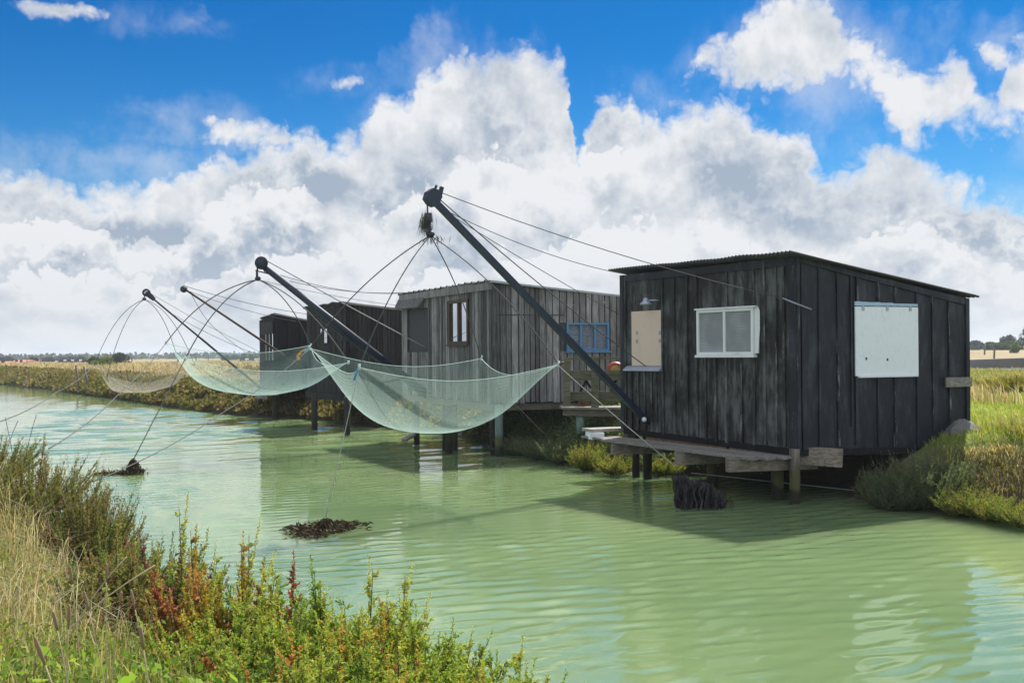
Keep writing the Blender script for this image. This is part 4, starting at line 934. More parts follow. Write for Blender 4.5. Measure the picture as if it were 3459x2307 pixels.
mb = MB(); mb.tube([at('V', 983, 490, 14.45), at('V', 984, 510, 14.45)], .055, 9); mb.tube([at('V', 986, 510, 14.45), at('V', 988, 536, 14.45)], .026, 7, .9); mb.build("swivel_block", M['rope'], hbA)
n = 170; p0 = np.array(at('V', 980, 494, 14.45)); pos = p0 + rng.normal(size=(n, 3)) * (.035, .03, .05); axs = unit(np.stack([rng.normal(-.16, .14, n), rng.normal(0, .12, n), -np.ones(n)], 1))
qd = leaf_quads(pos, axs, rng.uniform(.15, .36, n), rng.uniform(.003, .006, n)); quads_obj("frayed_rope", qd, pick([(.05, .055, .05), (.10, .11, .09)], n), M['weed'], NA)
n = 46; pos = np.array(hubA) + rng.normal(size=(n, 3)) * (.08, .05, .02); axs = unit(np.stack([rng.normal(0, .5, n), rng.normal(0, .3, n), -np.ones(n)], 1))
qd = leaf_quads(pos, axs, rng.uniform(.08, .2, n), rng.uniform(.003, .006, n)); quads_obj("frayed_rope", qd, pick([(.05, .055, .05)], n), M['weed'], NA)
mb = MB(); mb.tube([cA[2], at('V', 1295, 832, 13.6)], .02, 6); mb.build("corner_cord", M['rust'], NA)
mb = MB(); mb.tube([cA[1] + up * .02, cA[1] + Vector((-.03, 0, -.05)), cA[1] + Vector((-.07, 0, -.16))], .014, 6); mb.build("corner_cord", M['bluecord'], NA)

# crane and net of the grey hut
tipB = at('V', 604, 612, 22.4); baseB = at('V', 975, 902, 24.7)
TB, dB = crane("thick dark boom reaching from the grey hut, with a wheel at its tip", tipB, baseB, .23, .13, 'tube', .1)
pulley(TB, at('V', 600, 604, 22.35), .145, (.25, -.95, 0))
mb = MB(); a = at('V', 700, 665, 23.0); mb.beam(at('C3', 640, 625, 23.0), at('C3', 1200, 1035, 24.5), .05, .05); mb.build("strut", M['steel'], TB)
for k in (.45, .62, .8):
    p = tipB.lerp(baseB, k); mb = MB(); mb.beam(p + up * .1, p - up * .28 - dB * .08, .03, .03); mb.build("bracket", M['steel'], TB)
mb = MB(); mb.tube([at('C3', 140, 255, 22.4), at('C3', 280, 290, 22.5)], .015, 6); mb.tube([at('C3', 205, 268, 22.4), at('C3', 220, 238, 22.4)], .012, 6); mb.build("spreader_bar", M['steel'], TB)
hubB = at('V', 592, 642, 22.35)
cB = [at('V', 381, 788, 23.8), at('V', 425, 824, 20.4), at('V', 800, 833, 21.0), at('V', 713, 793, 24.4)]
NB, hbB = net("aqua net in the middle, hanging from the crane with the wheel", cB, hubB, .92, .22, .62, M['net_aqua'], M['net_rope'], .012)
mb = MB(); mb.tube([at('C3', 157, 210, 22.35), at('C3', 155, 260, 22.35)], .022, 6); mb.build("hoist_rope", M['steel'], TB)
mb = MB(); mb.tube([at('C3', 153, 262, 22.35), at('C3', 153, 318, 22.35)], .03, 6); mb.build("shackle", M['steel'], hbB)
mb = MB(); a = at('C3', 480, 880, 23.6); mb.beam(a, a + Vector((-.07, 0, -.07)), .02, .055); mb.beam(a + Vector((-.07, 0, -.07)), a + Vector((-.03, 0, -.16)), .02, .055); mb.beam(a + up * .02, at('C3', 520, 850, 23.6), .02, .03); mb.build("corner_tag", M['orange'], NB)
mb = MB(); mb.beam(cB[3], cB[3] + Vector((-.12, -.1, -.16)), .05, .05); mb.build("corner_cord", M['bluecord'], NB)
cable([at('C3', 222, 180, 22.3), at('C3', 790, 495, 22.9)], .010, parent=TB); cable([at('C3', 790, 495, 22.9), BF.pt(*BF.pix('C2', 405, 582), -.02)], .012, mat='rope_pale', parent=TB)
cable([at('C3', 330, 290, 22.6), at('C3', 1300, 425, 25.4)], .0075, parent=TB, sag=.15); cable([at('C3', 400, 335, 22.7), at('C3', 1330, 418, 25.2)], .0075, parent=TB, sag=.12)
cable([at('C3', 180, 330, 22.4), at('C3', 1225, 520, 26.0)], .006, parent=TB, sag=.05)
# crane of the dark hut (no net hung)
tipC = at('V', 424, 664, 29.3); baseC = at('V', 715, 858, 31.3)
TC, dC = crane("slim rusty boom with a round grey end ball and no net", tipC, baseC, .085, .06, 'tube', .1, 'rust')
mb = MB(); c = at('V', 422, 664, 29.25); mb.lathe(c, [(.001, -.10), (.07, -.08), (.105, 0), (.07, .08), (.001, .10)], 16, (.3, -.9, .1)); mb.build("pulley", M['shutter'], TC)
cable([c + up * .1, at('C3', 640, 600, 31.5)], .009, parent=TC, sag=.1); cable([c, at('C3', 450, 640, 33)], .008, parent=TC, sag=.1)
cable([at('C4', 1195, 270, 29.4), at('C4', 1320, 460, 30.5), at('C4', 1640, 690, 33.0)], .007, parent=TC, sag=.08)
# crane and net of the far hut
tipD = at('V', 341, 677, 33.0); baseD = at('V', 590, 884, 35.4)
TD, dD_ = crane("slim dark boom with an open wheel at its tip, leftmost of the cranes", tipD, baseD, .085, .06, 'tube', .1)
c = at('V', 336, 672, 33.0); axw = Vector((.3, -.95, 0)).normalized(); xx = axw.orthogonal().normalized(); yy = axw.cross(xx)
mb = MB(); mb.tube([c + (xx * math.cos(k * math.pi / 10) + yy * math.sin(k * math.pi / 10)) * .10 for k in range(21)], .035, 7)
for k in range(3): v = xx * math.cos(k * math.pi / 3) + yy * math.sin(k * math.pi / 3); mb.tube([c - v * .1, c + v * .1], .014, 5)
mb.build("pulley", M['steel'], TD); mb = MB(); mb.beam(c, tipD + (baseD - tipD).normalized() * .25, .06, .2, w2=.06, h2=.12); mb.build("cheek_plate", M['steel'], TD)
hubD = at('V', 331, 688, 33.0)
cD = [at('V', 217, 838, 34.2), at('V', 246, 862, 31.2), at('V', 446, 836, 31.9), at('V', 409, 828, 34.8)]
ND, hbD = net("pale beige net, farthest of the nets, under the leftmost crane", cD, hubD, .82, .38, .95, M['net_pale'], M['rope'], .010, pull=.16)
mb = MB(); mb.tube([at('V', 332, 675, 33), at('V', 331, 687, 33)], .015, 6); mb.build("hoist_rope", M['steel'], TD)
cable([at('C4', 945, 265, 33), at('C4', 1230, 430, 33.8), at('C4', 1650, 640, 36)], .007, parent=TD); cable([at('C4', 1085, 395, 33.4), at('C4', 1650, 655, 36)], .008, parent=TD, sag=.1)
# anchor ropes
wA = onz('V', 748, 1216); wB = onz('V', 306, 1088)
rope([cA[1], wA + up * .16], .0052, "pale rope from the nearest net down to the flat floating weed", 0, 'rope_pale')
rope([cA[0], at('V', 505, 951, 12.0), at('V', 212, 1106, 8.6)], .0048, "thin dark rope from the nearest net slanting low across the water to the near bank", .05)
rope([cA[2] + Vector((0, 0, -.02)), at('G4', 905, 655, 14.35)], .0055, "pale rope from the nearest net to the weed bundle under the black hut", .02, 'rope_pale')
rope([cA[3], at('V', 1180, 925, 17.9), onz('V', 1312, 1052, .02)], .006, "thin rope running behind the nearest net to the bank below the grey hut", .03)
rope([cB[1], wB + up * .26], .010, "dark rope from the aqua net down to the small upright weed clump", 0)
rope([cB[0], at('V', 265, 912, 18.5), at('V', 112, 1030, 12.3)], .009, "dark rope running from the aqua net to the near bank at the far left", .06)
rope([cD[0], at('V', 130, 900, 28), at('V', -40, 980, 17)], .011, "dark rope from the pale far net leaving the left side of the picture", .1)
rope([WF.pt(1.9, .30, .3) , at('G4', 2420, 848, 15.2)], .006, "thin pale rope stretched just over the water under the black hut", 0, 'rope_pale')

# ------------------------------------------------------------------ seaweed clumps on the ropes
def weed_label(o, l): return tag(o, l, "seaweed", "seaweed caught on the anchor ropes")
wp = [(.04, .027, .015), (.06, .043, .022), (.09, .068, .03), (.03, .022, .014)]
T = thing("seaweed", wA, "", "seaweed"); weed_label(T, "flat floating patch of dark seaweed around a small mound, on the pale rope")
n = 1900; th = rng.uniform(0, 6.283, n); rr = np.sqrt(rng.uniform(0, 1, n)); pos = np.array(wA) + np.stack([np.cos(th) * rr * .49 + rng.normal(0, .05, n), np.sin(th) * rr * .55 + .06 * np.cos(th) + rng.normal(0, .05, n), np.zeros(n)], 1)
keep = vnoise(pos[:, 0] * 1.0, pos[:, 1], .18, 7) + (1 - rr) * .9 > .52; pos = pos[keep]; n = len(pos); pos[:, 2] = rng.uniform(.003, .03, n)
axs = unit(np.stack([rng.normal(0, 1, n), rng.normal(0, .6, n), rng.normal(.05, .22, n)], 1)); qd = leaf_quads(pos, axs, rng.uniform(.04, .11, n), rng.uniform(.006, .014, n)); quads_obj("fronds", qd, pick(wp, n), M['weed'], T)
n = 900; v = unit(rng.normal(size=(n, 3))) * rng.uniform(.6, 1, (n, 1)); pos = np.array(wA) + v * (.12, .10, .17); pos[:, 2] = np.abs(pos[:, 2]) ; axs = unit(np.stack([rng.normal(0, .5, n), rng.normal(0, .5, n), -np.ones(n)], 1))
quads_obj("mound", leaf_quads(pos, axs, rng.uniform(.05, .12, n), rng.uniform(.006, .014, n)), pick(wp[:3], n), M['weed'], T)
T = thing("seaweed", wB, "", "seaweed"); weed_label(T, "small upright clump of dark seaweed with a tail to the left, on the dark rope")
n = 900; t = rng.uniform(0, 1, n); pos = np.array(wB) + np.stack([rng.normal(0, .11, n) * (1.1 - t), rng.normal(0, .1, n) * (1.1 - t), t * .30], 1); axs = unit(np.stack([rng.normal(0, .4, n), rng.normal(0, .4, n), -np.ones(n)], 1))
quads_obj("mound", leaf_quads(pos, axs, rng.uniform(.06, .14, n), rng.uniform(.008, .016, n)), pick(wp[:3], n), M['weed'], T)
n = 700; t = rng.uniform(0, 1, n); pos = np.array(wB) + np.stack([-t * .72 + .04, rng.normal(0, .07, n), .01 + .06 * (1 - t) * rng.uniform(0, 1, n)], 1); axs = unit(np.stack([rng.normal(-.6, .6, n), rng.normal(0, .4, n), rng.normal(0, .2, n)], 1))
quads_obj("fronds", leaf_quads(pos, axs, rng.uniform(.06, .12, n), rng.uniform(.006, .013, n)), pick(wp, n), M['weed'], T)
b0 = onz('G4', 1085, 965); d0 = b0.y
T = thing("seaweed", b0, "", "seaweed"); weed_label(T, "big shaggy bundle of black seaweed hanging into the water under the black hut")
tops = [(930, 672), (935, 730), (1000, 750), (1090, 760), (1160, 790), (1230, 830), (1265, 880)]
TP = np.array([list(at('G4', x, y, d0 + .05)) for x, y in tops]); n = 420; sseg = rng.uniform(0, len(tops) - 1.001, n); k = sseg.astype(int); fr = (sseg - k)[:, None]; P0 = TP[k] * (1 - fr) + TP[k + 1] * fr + rng.normal(0, .05, (n, 3)) * (1, 1.6, .5)
Q = []; C = []
for q in P0:
    x, y, z = q; w = random.uniform(.006, .014); cc = np.array(random.choice([(.02, .018, .02), (.035, .032, .034), (.05, .045, .045), (.018, .013, .010)])); ph = random.uniform(0, 6.28); zz0 = z - random.uniform(0, .15); dy = -random.uniform(0, .22)
    steps = 9; h = zz0 + .03; prev = None; a0 = random.uniform(0, 3.14); sx, sy = math.cos(a0) * w, math.sin(a0) * w
    for i in range(steps + 1):
        tt = i / steps; p = np.array([x + .02 * math.sin(ph + tt * 9) + random.uniform(-.008, .008), y + dy * tt + .02 * math.cos(ph + tt * 7), zz0 - h * tt])
        if prev is not None: Q.append([prev - (sx, sy, 0), prev + (sx, sy, 0), p + (sx, sy, 0), p - (sx, sy, 0)]); C.append(cc * random.uniform(.7, 1.3))
        prev = p
quads_obj("fronds", np.array(Q), np.array(C), M['weed'], T)
mb = MB(); n = 8
for i in range(len(tops) - 1): mb.tube([TP[i] - (0, -.03, .1), TP[i + 1] - (0, -.03, .1)], .09, 8)
mb.hexa([Vector((TP[1][0], d0, -.1)), Vector((TP[-1][0], d0, -.1)), Vector((TP[-1][0], d0 + .16, -.1)), Vector((TP[1][0], d0 + .16, -.1)), Vector(TP[1] - (0, .0, .12)), Vector(TP[-1] - (0, 0, .12)), Vector(TP[-1] - (0, -.16, .12)), Vector(TP[1] - (0, -.16, .12))])
mb.build("tangle", paint('dark_weed_mass', (.018, .016, .017), .7, .4), T)

# ------------------------------------------------------------------ vegetation
def P3(x, y, z=None):
    z = gz(np.array([x]), np.array([y]))[0] if z is None else z; return Vector((x, y, float(z)))
def scrub_clumps(cx, cy, rad, hgt, per, pal, ls, asp=.34):
    K = len(cx); cz = gz(cx, cy); n = K * per; k = np.repeat(np.arange(K), per)
    v = unit(rng.normal(size=(n, 3))); v[:, 2] = np.abs(v[:, 2]); r = rng.uniform(.55, 1.05, (n, 1)) ** .6
    pos = np.stack([cx[k], cy[k], cz[k]], 1) + v * r * np.stack([rad[k], rad[k], hgt[k]], 1)
    ax_ = unit(v * .7 + rng.normal(0, .5, (n, 3)) + (0, 0, .55)); L = ls[k] * rng.uniform(.6, 1.4, n)
    palk = np.array(pal)[rng.integers(0, len(pal), K)][k]; col = palk * rng.uniform(.7, 1.35, (n, 1)) * rng.uniform(.93, 1.07, (n, 3))
    return leaf_quads(pos, ax_, L, L * asp), np.clip(col, 0, 1)
# far bank scrub, ground cover
def sample_bank(lo, hi, N, xr, yr):
    x = rng.uniform(*xr, N); y = rng.uniform(*yr, N); s = sdist(x, y); k = (s > lo) & (s < hi); return x[k], y[k], s[k]
OLIVE = [(.15, .145, .04), (.18, .16, .05), (.12, .125, .035), (.20, .165, .065), (.15, .115, .05), (.11, .125, .035), (.24, .20, .10)]
bx, by, bs = sample_bank(.05, 2.1, 60000, (-30, 0), (24, 66)); k = by > 6; bx, by, bs = bx[k], by[k], bs[k]
line = (bx > np.interp(by, [20, 35, 93], [-4, -11, -51]))    # far side only
bx, by, bs = bx[line], by[line], bs[line]; N_ = min(1500, len(bx)); bx, by = bx[:N_], by[:N_]
hk = (.35 + .9 * vnoise(bx, by, 2.5, 51)) * np.where(sdist(bx, by) > 1.1, .55, 1)
q1, c1 = scrub_clumps(bx, by, rng.uniform(.2, .48, N_), rng.uniform(.22, .45, N_) * hk, 90, OLIVE, .05 + .0018 * by)
fx, fy, fs = sample_bank(.03, 2.6, 200000, (-75, -20), (50, 130)); k = fx > np.interp(fy, [35, 93, 130], [-11, -51, -77]); fx, fy = fx[k][:2200], fy[k][:2200]; N2 = len(fx)
hk = (.35 + .9 * vnoise(fx, fy, 4, 52)) * np.where(sdist(fx, fy) > 1.2, .5, 1)
q2, c2 = scrub_clumps(fx, fy, rng.uniform(.4, .9, N2), rng.uniform(.25, .5, N2) * hk, 34, OLIVE, .06 + .0020 * fy)
quads_obj("bank_scrub", np.concatenate([q1, q2]), np.concatenate([c1, c2]), M['leaf'], kind='stuff', label="low olive green saltmarsh scrub covering the far bank", cat="ground cover")
# scrub on the bank under and between the huts
ux, uy, us = sample_bank(.05, 1.5, 30000, (-3, 5.0), (17, 27)); k = ux > np.interp(uy, [17, 19.8, 23.6, 27.5], [2.3, .6, -1.5, -4]); ux, uy = ux[k][:420], uy[k][:420]; N3 = len(ux)
q3, c3 = scrub_clumps(ux, uy, rng.uniform(.2, .4, N3), rng.uniform(.2, .42, N3), 150, [(.16, .21, .09), (.19, .24, .10), (.20, .22, .07), (.13, .19, .09)], .05 + 0 * uy)
quads_obj("bank_plants", q3, c3, M['leaf'], kind='stuff', label="grey green plants on the shaded bank under the huts", cat="ground cover")
# dry field grass
def field_grass(N, xr, yr, pal, h, w, cond, lean=.6):
    x = rng.uniform(*xr, N); u = rng.uniform(0, 1, N); y = yr[0] * (yr[1] / yr[0]) ** u; s = sdist(x, y); k = (s > 1.1) & cond(x, y, s); x, y = x[k], y[k]; n = len(x)
    den = vnoise(x, y, 2.6, 12) * .6 + vnoise(x, y, 8, 13) * .4; k = den > rng.uniform(.1, .65, n); x, y = x[k], y[k]; n = len(x)
    b = np.stack([x, y, gz(x, y) - .02], 1); hh = rng.uniform(*h, n) * (1 + .4 * vnoise(x, y, 3, 15)); ww = rng.uniform(*w, n) * (.6 + y / 45)
    col = pick(pal, n, .25); return blade_quads(b, hh, ww, rng.normal(2.6, .9, n), rng.uniform(.1, lean, n)), np.concatenate([col, col])
DRY = [(.40, .33, .20), (.47, .39, .25), (.34, .27, .15), (.52, .45, .31), (.30, .23, .12), (.22, .20, .08)]
behind = lambda x, y, s: x > np.interp(y, [15, 24, 35, 93, 200, 600], [3, -2.5, -10, -51, -125, -400])
qa, ca = field_grass(110000, (-42, 12), (22, 75), DRY, (.22, .5), (.006, .012), behind)
qb, cb = field_grass(60000, (-110, 30), (60, 190), DRY, (.3, .55), (.010, .018), behind)
quads_obj("field_grass", np.concatenate([qa, qb]), np.concatenate([ca, cb]), M['grass'], kind='stuff', label="dry straw coloured grass on the fields behind the bank", cat="grass")
# tawny weedy plants in the field (dark stems)
x = rng.uniform(-14, -6, 500); y = rng.uniform(36, 52, 500); s = sdist(x, y); k = (s > 2) & behind(x, y, s); x, y = x[k][:220], y[k][:220]
qs, cs = scrub_clumps(x, y, rng.uniform(.15, .35, len(x)), rng.uniform(.5, .95, len(x)), 60, [(.17, .12, .06), (.22, .16, .09), (.12, .10, .04), (.26, .2, .13)], .10 + 0 * x, .2)
quads_obj("tall_weeds", qs, cs, M['leaf'], kind='stuff', label="tall brown weeds in the dry field beside the farthest net", cat="weeds")
# lawn and rough grass beside the black hut
LAWN = [(.22, .30, .045), (.27, .34, .06), (.17, .25, .035), (.33, .36, .09), (.38, .36, .14)]
rightf = lambda x, y, s: (x > 5.8) & (y > 13.2)
qa, ca = field_grass(150000, (5.8, 18), (10.6, 28), LAWN, (.05, .12), (.004, .008), lambda x, y, s: (x > 5.8) & (s > .75), .5)
qb, cb = field_grass(70000, (9, 42), (26, 75), [(.22, .25, .05), (.27, .28, .08), (.18, .22, .04), (.33, .30, .14), (.24, .20, .08)], (.10, .24), (.007, .013), lambda x, y, s: x / y > .38, .6)
qc, cc = field_grass(26000, (6.0, 14), (12.2, 17), [(.36, .34, .10), (.30, .32, .07), (.42, .36, .17), (.24, .28, .05)], (.18, .36), (.005, .009), lambda x, y, s: (s > .75) & (s < 2.0) & (x > 6.2) & ((x > 7.15) | (y > 16)), 1.0)
quads_obj("lawn_grass", np.concatenate([qa, qb, qc]), np.concatenate([ca, cb, cc]), M['grass'], kind='stuff', label="bright green and straw grass to the right of the black hut", cat="grass")
x = rng.uniform(6.2, 17, 110000); y = rng.uniform(9.0, 16, 110000); s = sdist(x, y); k = (s > .30) & (s < 1.0); x, y = x[k][:13000], y[k][:13000]; n = len(x)
b = np.stack([x, y, gz(x, y)], 1); col = pick([(.34, .26, .14), (.42, .33, .19), (.25, .18, .09), (.46, .38, .23), (.26, .28, .06), (.32, .34, .08)], n, .3)
quads_obj("dead_grass", blade_quads(b, rng.uniform(.07, .17, n), rng.uniform(.004, .008, n), rng.normal(4.2, 1.0, n), rng.uniform(.6, 1.3, n)), np.concatenate([col, col]), M['grass'], kind='stuff', label="matted brown dead grass on the bank below the lawn", cat="grass")

def shrub(label, base, height, spread, n_main, n_sub, sub_len, pal, leaf, per_len, group=None, tip=None, name="shrub", lean=(0, 0), asp=.20, width=None, up_bias=.75, cat="shrub", stemmat='bark'):
    base = Vector(base); T = thing(name, base, label, cat, group); mb = MB(); pos = []; axs = []; cols = []; lens = []
    pal = np.array(pal); b = np.array(base); first = True
    for m_ in range(n_main):
        a = random.uniform(0, 6.283); r = math.sqrt(random.random()); hh = 1.0 if first else random.uniform(.45, .95) * (1 - .22 * r); 
        if first: r *= .3; first = False
        d = np.array([math.cos(a) * r * spread + lean[0] * height, math.sin(a) * r * spread + lean[1] * height, height * hh])
        c = d * np.array([.62, .62, .36]); p0 = b + np.array([math.cos(a), math.sin(a), 0]) * spread * .25 * r
        crv = lambda t: p0 + c * 2 * t * (1 - t) + d * t * t
        mb.tube([crv(t) for t in (0, .3, .6, .85, 1)], [.007 * height ** .5, .005, .004, .0028, .0015], 4)
        base_col = pal[random.randrange(len(pal))]; ml = float(np.linalg.norm(d))
        def run(q, dirs, sl, col):
            nl = max(4, int(sl * per_len)); tt = (np.arange(nl) + rng.uniform(0, 1, nl)) / nl; bend = rng.normal(0, .10, 3) + (0, 0, .18)
            pos.append(q + np.outer(tt * sl, dirs) + np.outer(tt ** 2 * sl, bend)); rad = unit(rng.normal(size=(nl, 3)))
            axs.append(unit(dirs * .9 + rad)); lens.append(leaf * rng.uniform(.7, 1.25, nl) * (1.1 - .55 * tt))
            cc = np.outer(np.ones(nl), col) * rng.uniform(.72, 1.28, (nl, 1)) * (.85 + .35 * tt[:, None])
            if tip is not None: cc = cc * (1 - .6 * tt[:, None]) + np.array(tip) * .6 * tt[:, None]
            cols.append(cc)
        td = unit(crv(1.0) - crv(.55)); run(crv(.55), td, float(np.linalg.norm(crv(1.0) - crv(.55))) * 1.04, base_col)
        for s_ in range(n_sub):
            t0 = .18 + .80 * (s_ + random.random()) / n_sub; q = crv(t0); az_ = random.uniform(0, 6.283); od = np.array([math.cos(az_), math.sin(az_), 0])
            dr = unit(od * (1 - up_bias) * 1.5 + unit(crv(min(1, t0 + .1)) - crv(t0 - .1)) * up_bias + rng.normal(0, .12, 3)); sl = sub_len * (1.12 - t0 * .9) * random.uniform(.6, 1.25)
            col = base_col if random.random() < .7 else pal[random.randrange(len(pal))]; run(q, dr, sl, col)
            if s_ % 3 == 0: mb.tube([q, q + dr * sl * .9], [.0020, .001], 3, cap=False)
    pos = np.concatenate(pos); axs = np.concatenate(axs); L = np.concatenate(lens); cols = np.clip(np.concatenate(cols), 0, 1)
    mb.build("stem", M[stemmat], T); quads_obj("foliage", leaf_quads(pos, axs, L, L * asp), cols, M['leaf'], T); return T

GRN = [(.22, .31, .05), (.29, .36, .065), (.17, .25, .04), (.34, .37, .075), (.24, .32, .05)]
RED = [(.30, .09, .055), (.37, .18, .07), (.35, .25, .07), (.25, .26, .05), (.30, .28, .055)]
PUR = [(.20, .06, .085), (.26, .07, .09), (.15, .08, .05), (.15, .17, .05)]
MIX = GRN + GRN[:3] + [(.38, .27, .05), (.34, .31, .055)]
ORG = GRN + [(.38, .27, .06), (.38, .18, .06), (.36, .31, .06)]
DULL = [(.16, .20, .05), (.21, .215, .06), (.17, .16, .05), (.14, .19, .05), (.22, .17, .065)]
def sh_at(c, x, y, d, h):             # the spot on the bank where a bush h tall has its top in this direction
    dd = np.linspace(d * .85, d * 1.5, 90); r = ray(c, x, y); X = r.x * dd; Y = r.y * dd; Z = CAM_H + r.z * dd; g = sdist(X, Y); G = gz(X, Y, g)
    e = np.abs(Z - G - h) + np.where(g < .12, 9, 0); k = int(np.argmin(e)); return Vector((X[k], Y[k], G[k] - .02)), max(.2, Z[k] - G[k] + .02)
G_ = "salt bushes along the near bank"
SH = [  # view x, y of the top, depth, spread, mains, subs, sublen, palette, label, upbias
    (435, 1155, 6.2, .15, 9, 20, .15, GRN + RED[3:], "tall spiky green salt bush standing above the red ones", .72),
    (370, 1220, 6.5, .26, 26, 16, .10, PUR, "purple red salt bush left of the tall spiky green one", .8),
    (465, 1210, 5.8, .20, 15, 18, .13, RED, "orange and red salt bush in front of the tall spiky green one", .72),
    (562, 1220, 5.8, .19, 13, 20, .15, MIX + RED[1:3], "green and orange salt bush with two tall shoots at the water edge", .75),
    (636, 1285, 5.5, .20, 14, 18, .13, MIX + RED[:1], "yellow green salt bush with a red tipped shoot at the water edge", .75),
    (738, 1300, 5.0, .14, 12, 20, .15, GRN, "upright green salt bush left of the big bush", .72),
    (820, 1305, 4.8, .22, 20, 22, .15, GRN, "big bushy green salt bush at the lower middle, taller of the two", .7),
    (888, 1312, 4.7, .22, 22, 22, .15, MIX, "big bushy green salt bush with orange patches beside its taller neighbour", .7),
    (985, 1408, 4.6, .24, 26, 20, .14, GRN, "green salt bush with arching shoots right of the big bush", .62),
    (1140, 1480, 4.3, .22, 24, 20, .12, GRN, "low green salt bush nearest the bottom edge, farthest along the water", .66),
    (1230, 1540, 4.2, .20, 20, 18, .11, GRN, "small green salt bush last at the bottom edge of the bank", .66),
    (1050, 1515, 4.3, .22, 24, 20, .11, GRN + MIX[-2:], "low green salt bush between the arching one and the bottom edge one", .66),
    (650, 1400, 4.6, .30, 36, 18, .12, ORG, "yellow orange salt bush low in front of the red tipped one", .65),
    (530, 1370, 5.0, .32, 40, 18, .12, MIX, "yellow green salt bush under the orange and red one", .65),
    (800, 1440, 4.2, .28, 36, 18, .12, ORG, "orange flecked salt bush low in front of the big bush", .65),
    (925, 1475, 4.2, .24, 30, 18, .12, ORG, "orange flecked salt bush right of the other low one", .65),
    (700, 1490, 3.9, .26, 30, 18, .11, MIX, "yellow green salt bush low at the bottom edge among the weeds", .65),
    (60, 1000, 10.2, .42, 40, 16, .17, DULL, "dull green salt bush at the left edge, highest on the bank", .78),
    (-40, 975, 10.6, .42, 40, 16, .17, DULL, "dull green salt bush cut by the left edge of the picture", .78),
    (135, 1040, 9.6, .34, 36, 16, .16, DULL, "dull green salt bush right of the highest one on the bank", .78),
    (195, 1070, 9.0, .30, 32, 16, .16, DULL + PUR[2:], "brownish green salt bush near the rope end on the bank", .78),
    (225, 1115, 8.3, .30, 34, 16, .15, DULL + PUR[2:], "brown tinged salt bush leaning over the water below the rope end", .75),
    (240, 1170, 7.5, .26, 30, 16, .14, DULL + PUR[:2], "dark salt bush with red tinges at the water edge", .75),
    (285, 1200, 6.9, .24, 26, 16, .13, DULL + GRN[:2], "olive green salt bush filling the gap below the dark one", .7),
    (335, 1232, 6.3, .26, 28, 16, .12, DULL + GRN[:2] + PUR[2:], "mixed olive and brown salt bush below the low olive one", .7),
    (262, 1222, 6.5, .26, 26, 16, .12, DULL, "grey olive salt bush behind the straw at the water edge", .7),
    (310, 1210, 7.0, .22, 24, 16, .12, DULL, "low olive salt bush left of the purple red one", .75)]
for (x, y, d, spd, nm, ns, sl, pal, lab, ub) in SH:
    if x < 250: b_, h_ = sh_at('V', x, y, d, .52)
    else:
        tp_ = at('V', x, y, d); g_ = float(gz(np.array([tp_.x]), np.array([tp_.y]))[0]); b_, h_ = Vector((tp_.x, tp_.y, g_ - .02)), max(.25, tp_.z - g_)
    if x < 250: nm, spd = int(nm * 1.8), spd * 1.3
    else: nm, spd, sl = int(nm * 1.7), spd * 1.4, sl * 1.3
    shrub(lab, b_, h_, spd, nm, ns, sl, pal, (.023 if d < 5.3 else .025) if d < 7.2 else .026, 430 if d < 7.2 else 190, G_, tip=None, up_bias=ub - (.2 if x > 250 else 0), asp=.28 if x > 250 else .22, name="salt_bush")
# bushes by the huts
def bush_at(label, c, x, yt, d, spread, nm, ns, sl, pal, leaf, per, name="salt_bush", zb=None, asp=.3, ub=.6, group="bushes at the foot of the huts"):
    p = at(c, x, yt, d); z0 = float(gz(np.array([p.x]), np.array([p.y]))[0]); z0 = z0 if zb is None else zb
    return shrub(label, (p.x, p.y, z0), max(.2, p.z - z0), spread, nm, ns, sl, pal, leaf, per, group, up_bias=ub, name=name, asp=asp)
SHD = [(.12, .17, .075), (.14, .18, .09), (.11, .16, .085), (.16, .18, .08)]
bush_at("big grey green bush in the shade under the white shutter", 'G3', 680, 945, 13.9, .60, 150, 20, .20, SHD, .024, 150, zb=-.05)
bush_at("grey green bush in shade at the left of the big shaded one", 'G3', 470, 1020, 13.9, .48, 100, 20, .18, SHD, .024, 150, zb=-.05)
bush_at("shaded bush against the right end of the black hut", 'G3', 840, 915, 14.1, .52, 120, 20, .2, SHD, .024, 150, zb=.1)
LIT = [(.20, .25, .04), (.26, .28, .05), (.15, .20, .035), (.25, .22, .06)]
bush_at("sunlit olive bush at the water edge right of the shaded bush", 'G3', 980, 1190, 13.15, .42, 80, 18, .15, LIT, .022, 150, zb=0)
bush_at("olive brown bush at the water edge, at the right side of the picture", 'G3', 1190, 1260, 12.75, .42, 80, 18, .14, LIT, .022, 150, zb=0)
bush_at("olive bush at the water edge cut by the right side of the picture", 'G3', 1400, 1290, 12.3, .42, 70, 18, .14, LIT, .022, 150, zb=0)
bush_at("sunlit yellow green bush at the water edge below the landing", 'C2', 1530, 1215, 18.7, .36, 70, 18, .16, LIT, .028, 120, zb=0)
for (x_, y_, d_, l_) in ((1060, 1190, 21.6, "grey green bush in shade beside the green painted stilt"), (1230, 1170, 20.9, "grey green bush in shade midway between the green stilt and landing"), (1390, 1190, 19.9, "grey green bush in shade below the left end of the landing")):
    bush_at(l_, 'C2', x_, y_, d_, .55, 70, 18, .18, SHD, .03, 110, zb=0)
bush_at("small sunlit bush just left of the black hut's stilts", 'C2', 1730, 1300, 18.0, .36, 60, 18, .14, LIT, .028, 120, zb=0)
bush_at("small sunlit bush behind the black hut's left stilts", 'G4', 800, 560, 17.9, .36, 60, 18, .14, LIT, .028, 120, zb=0)
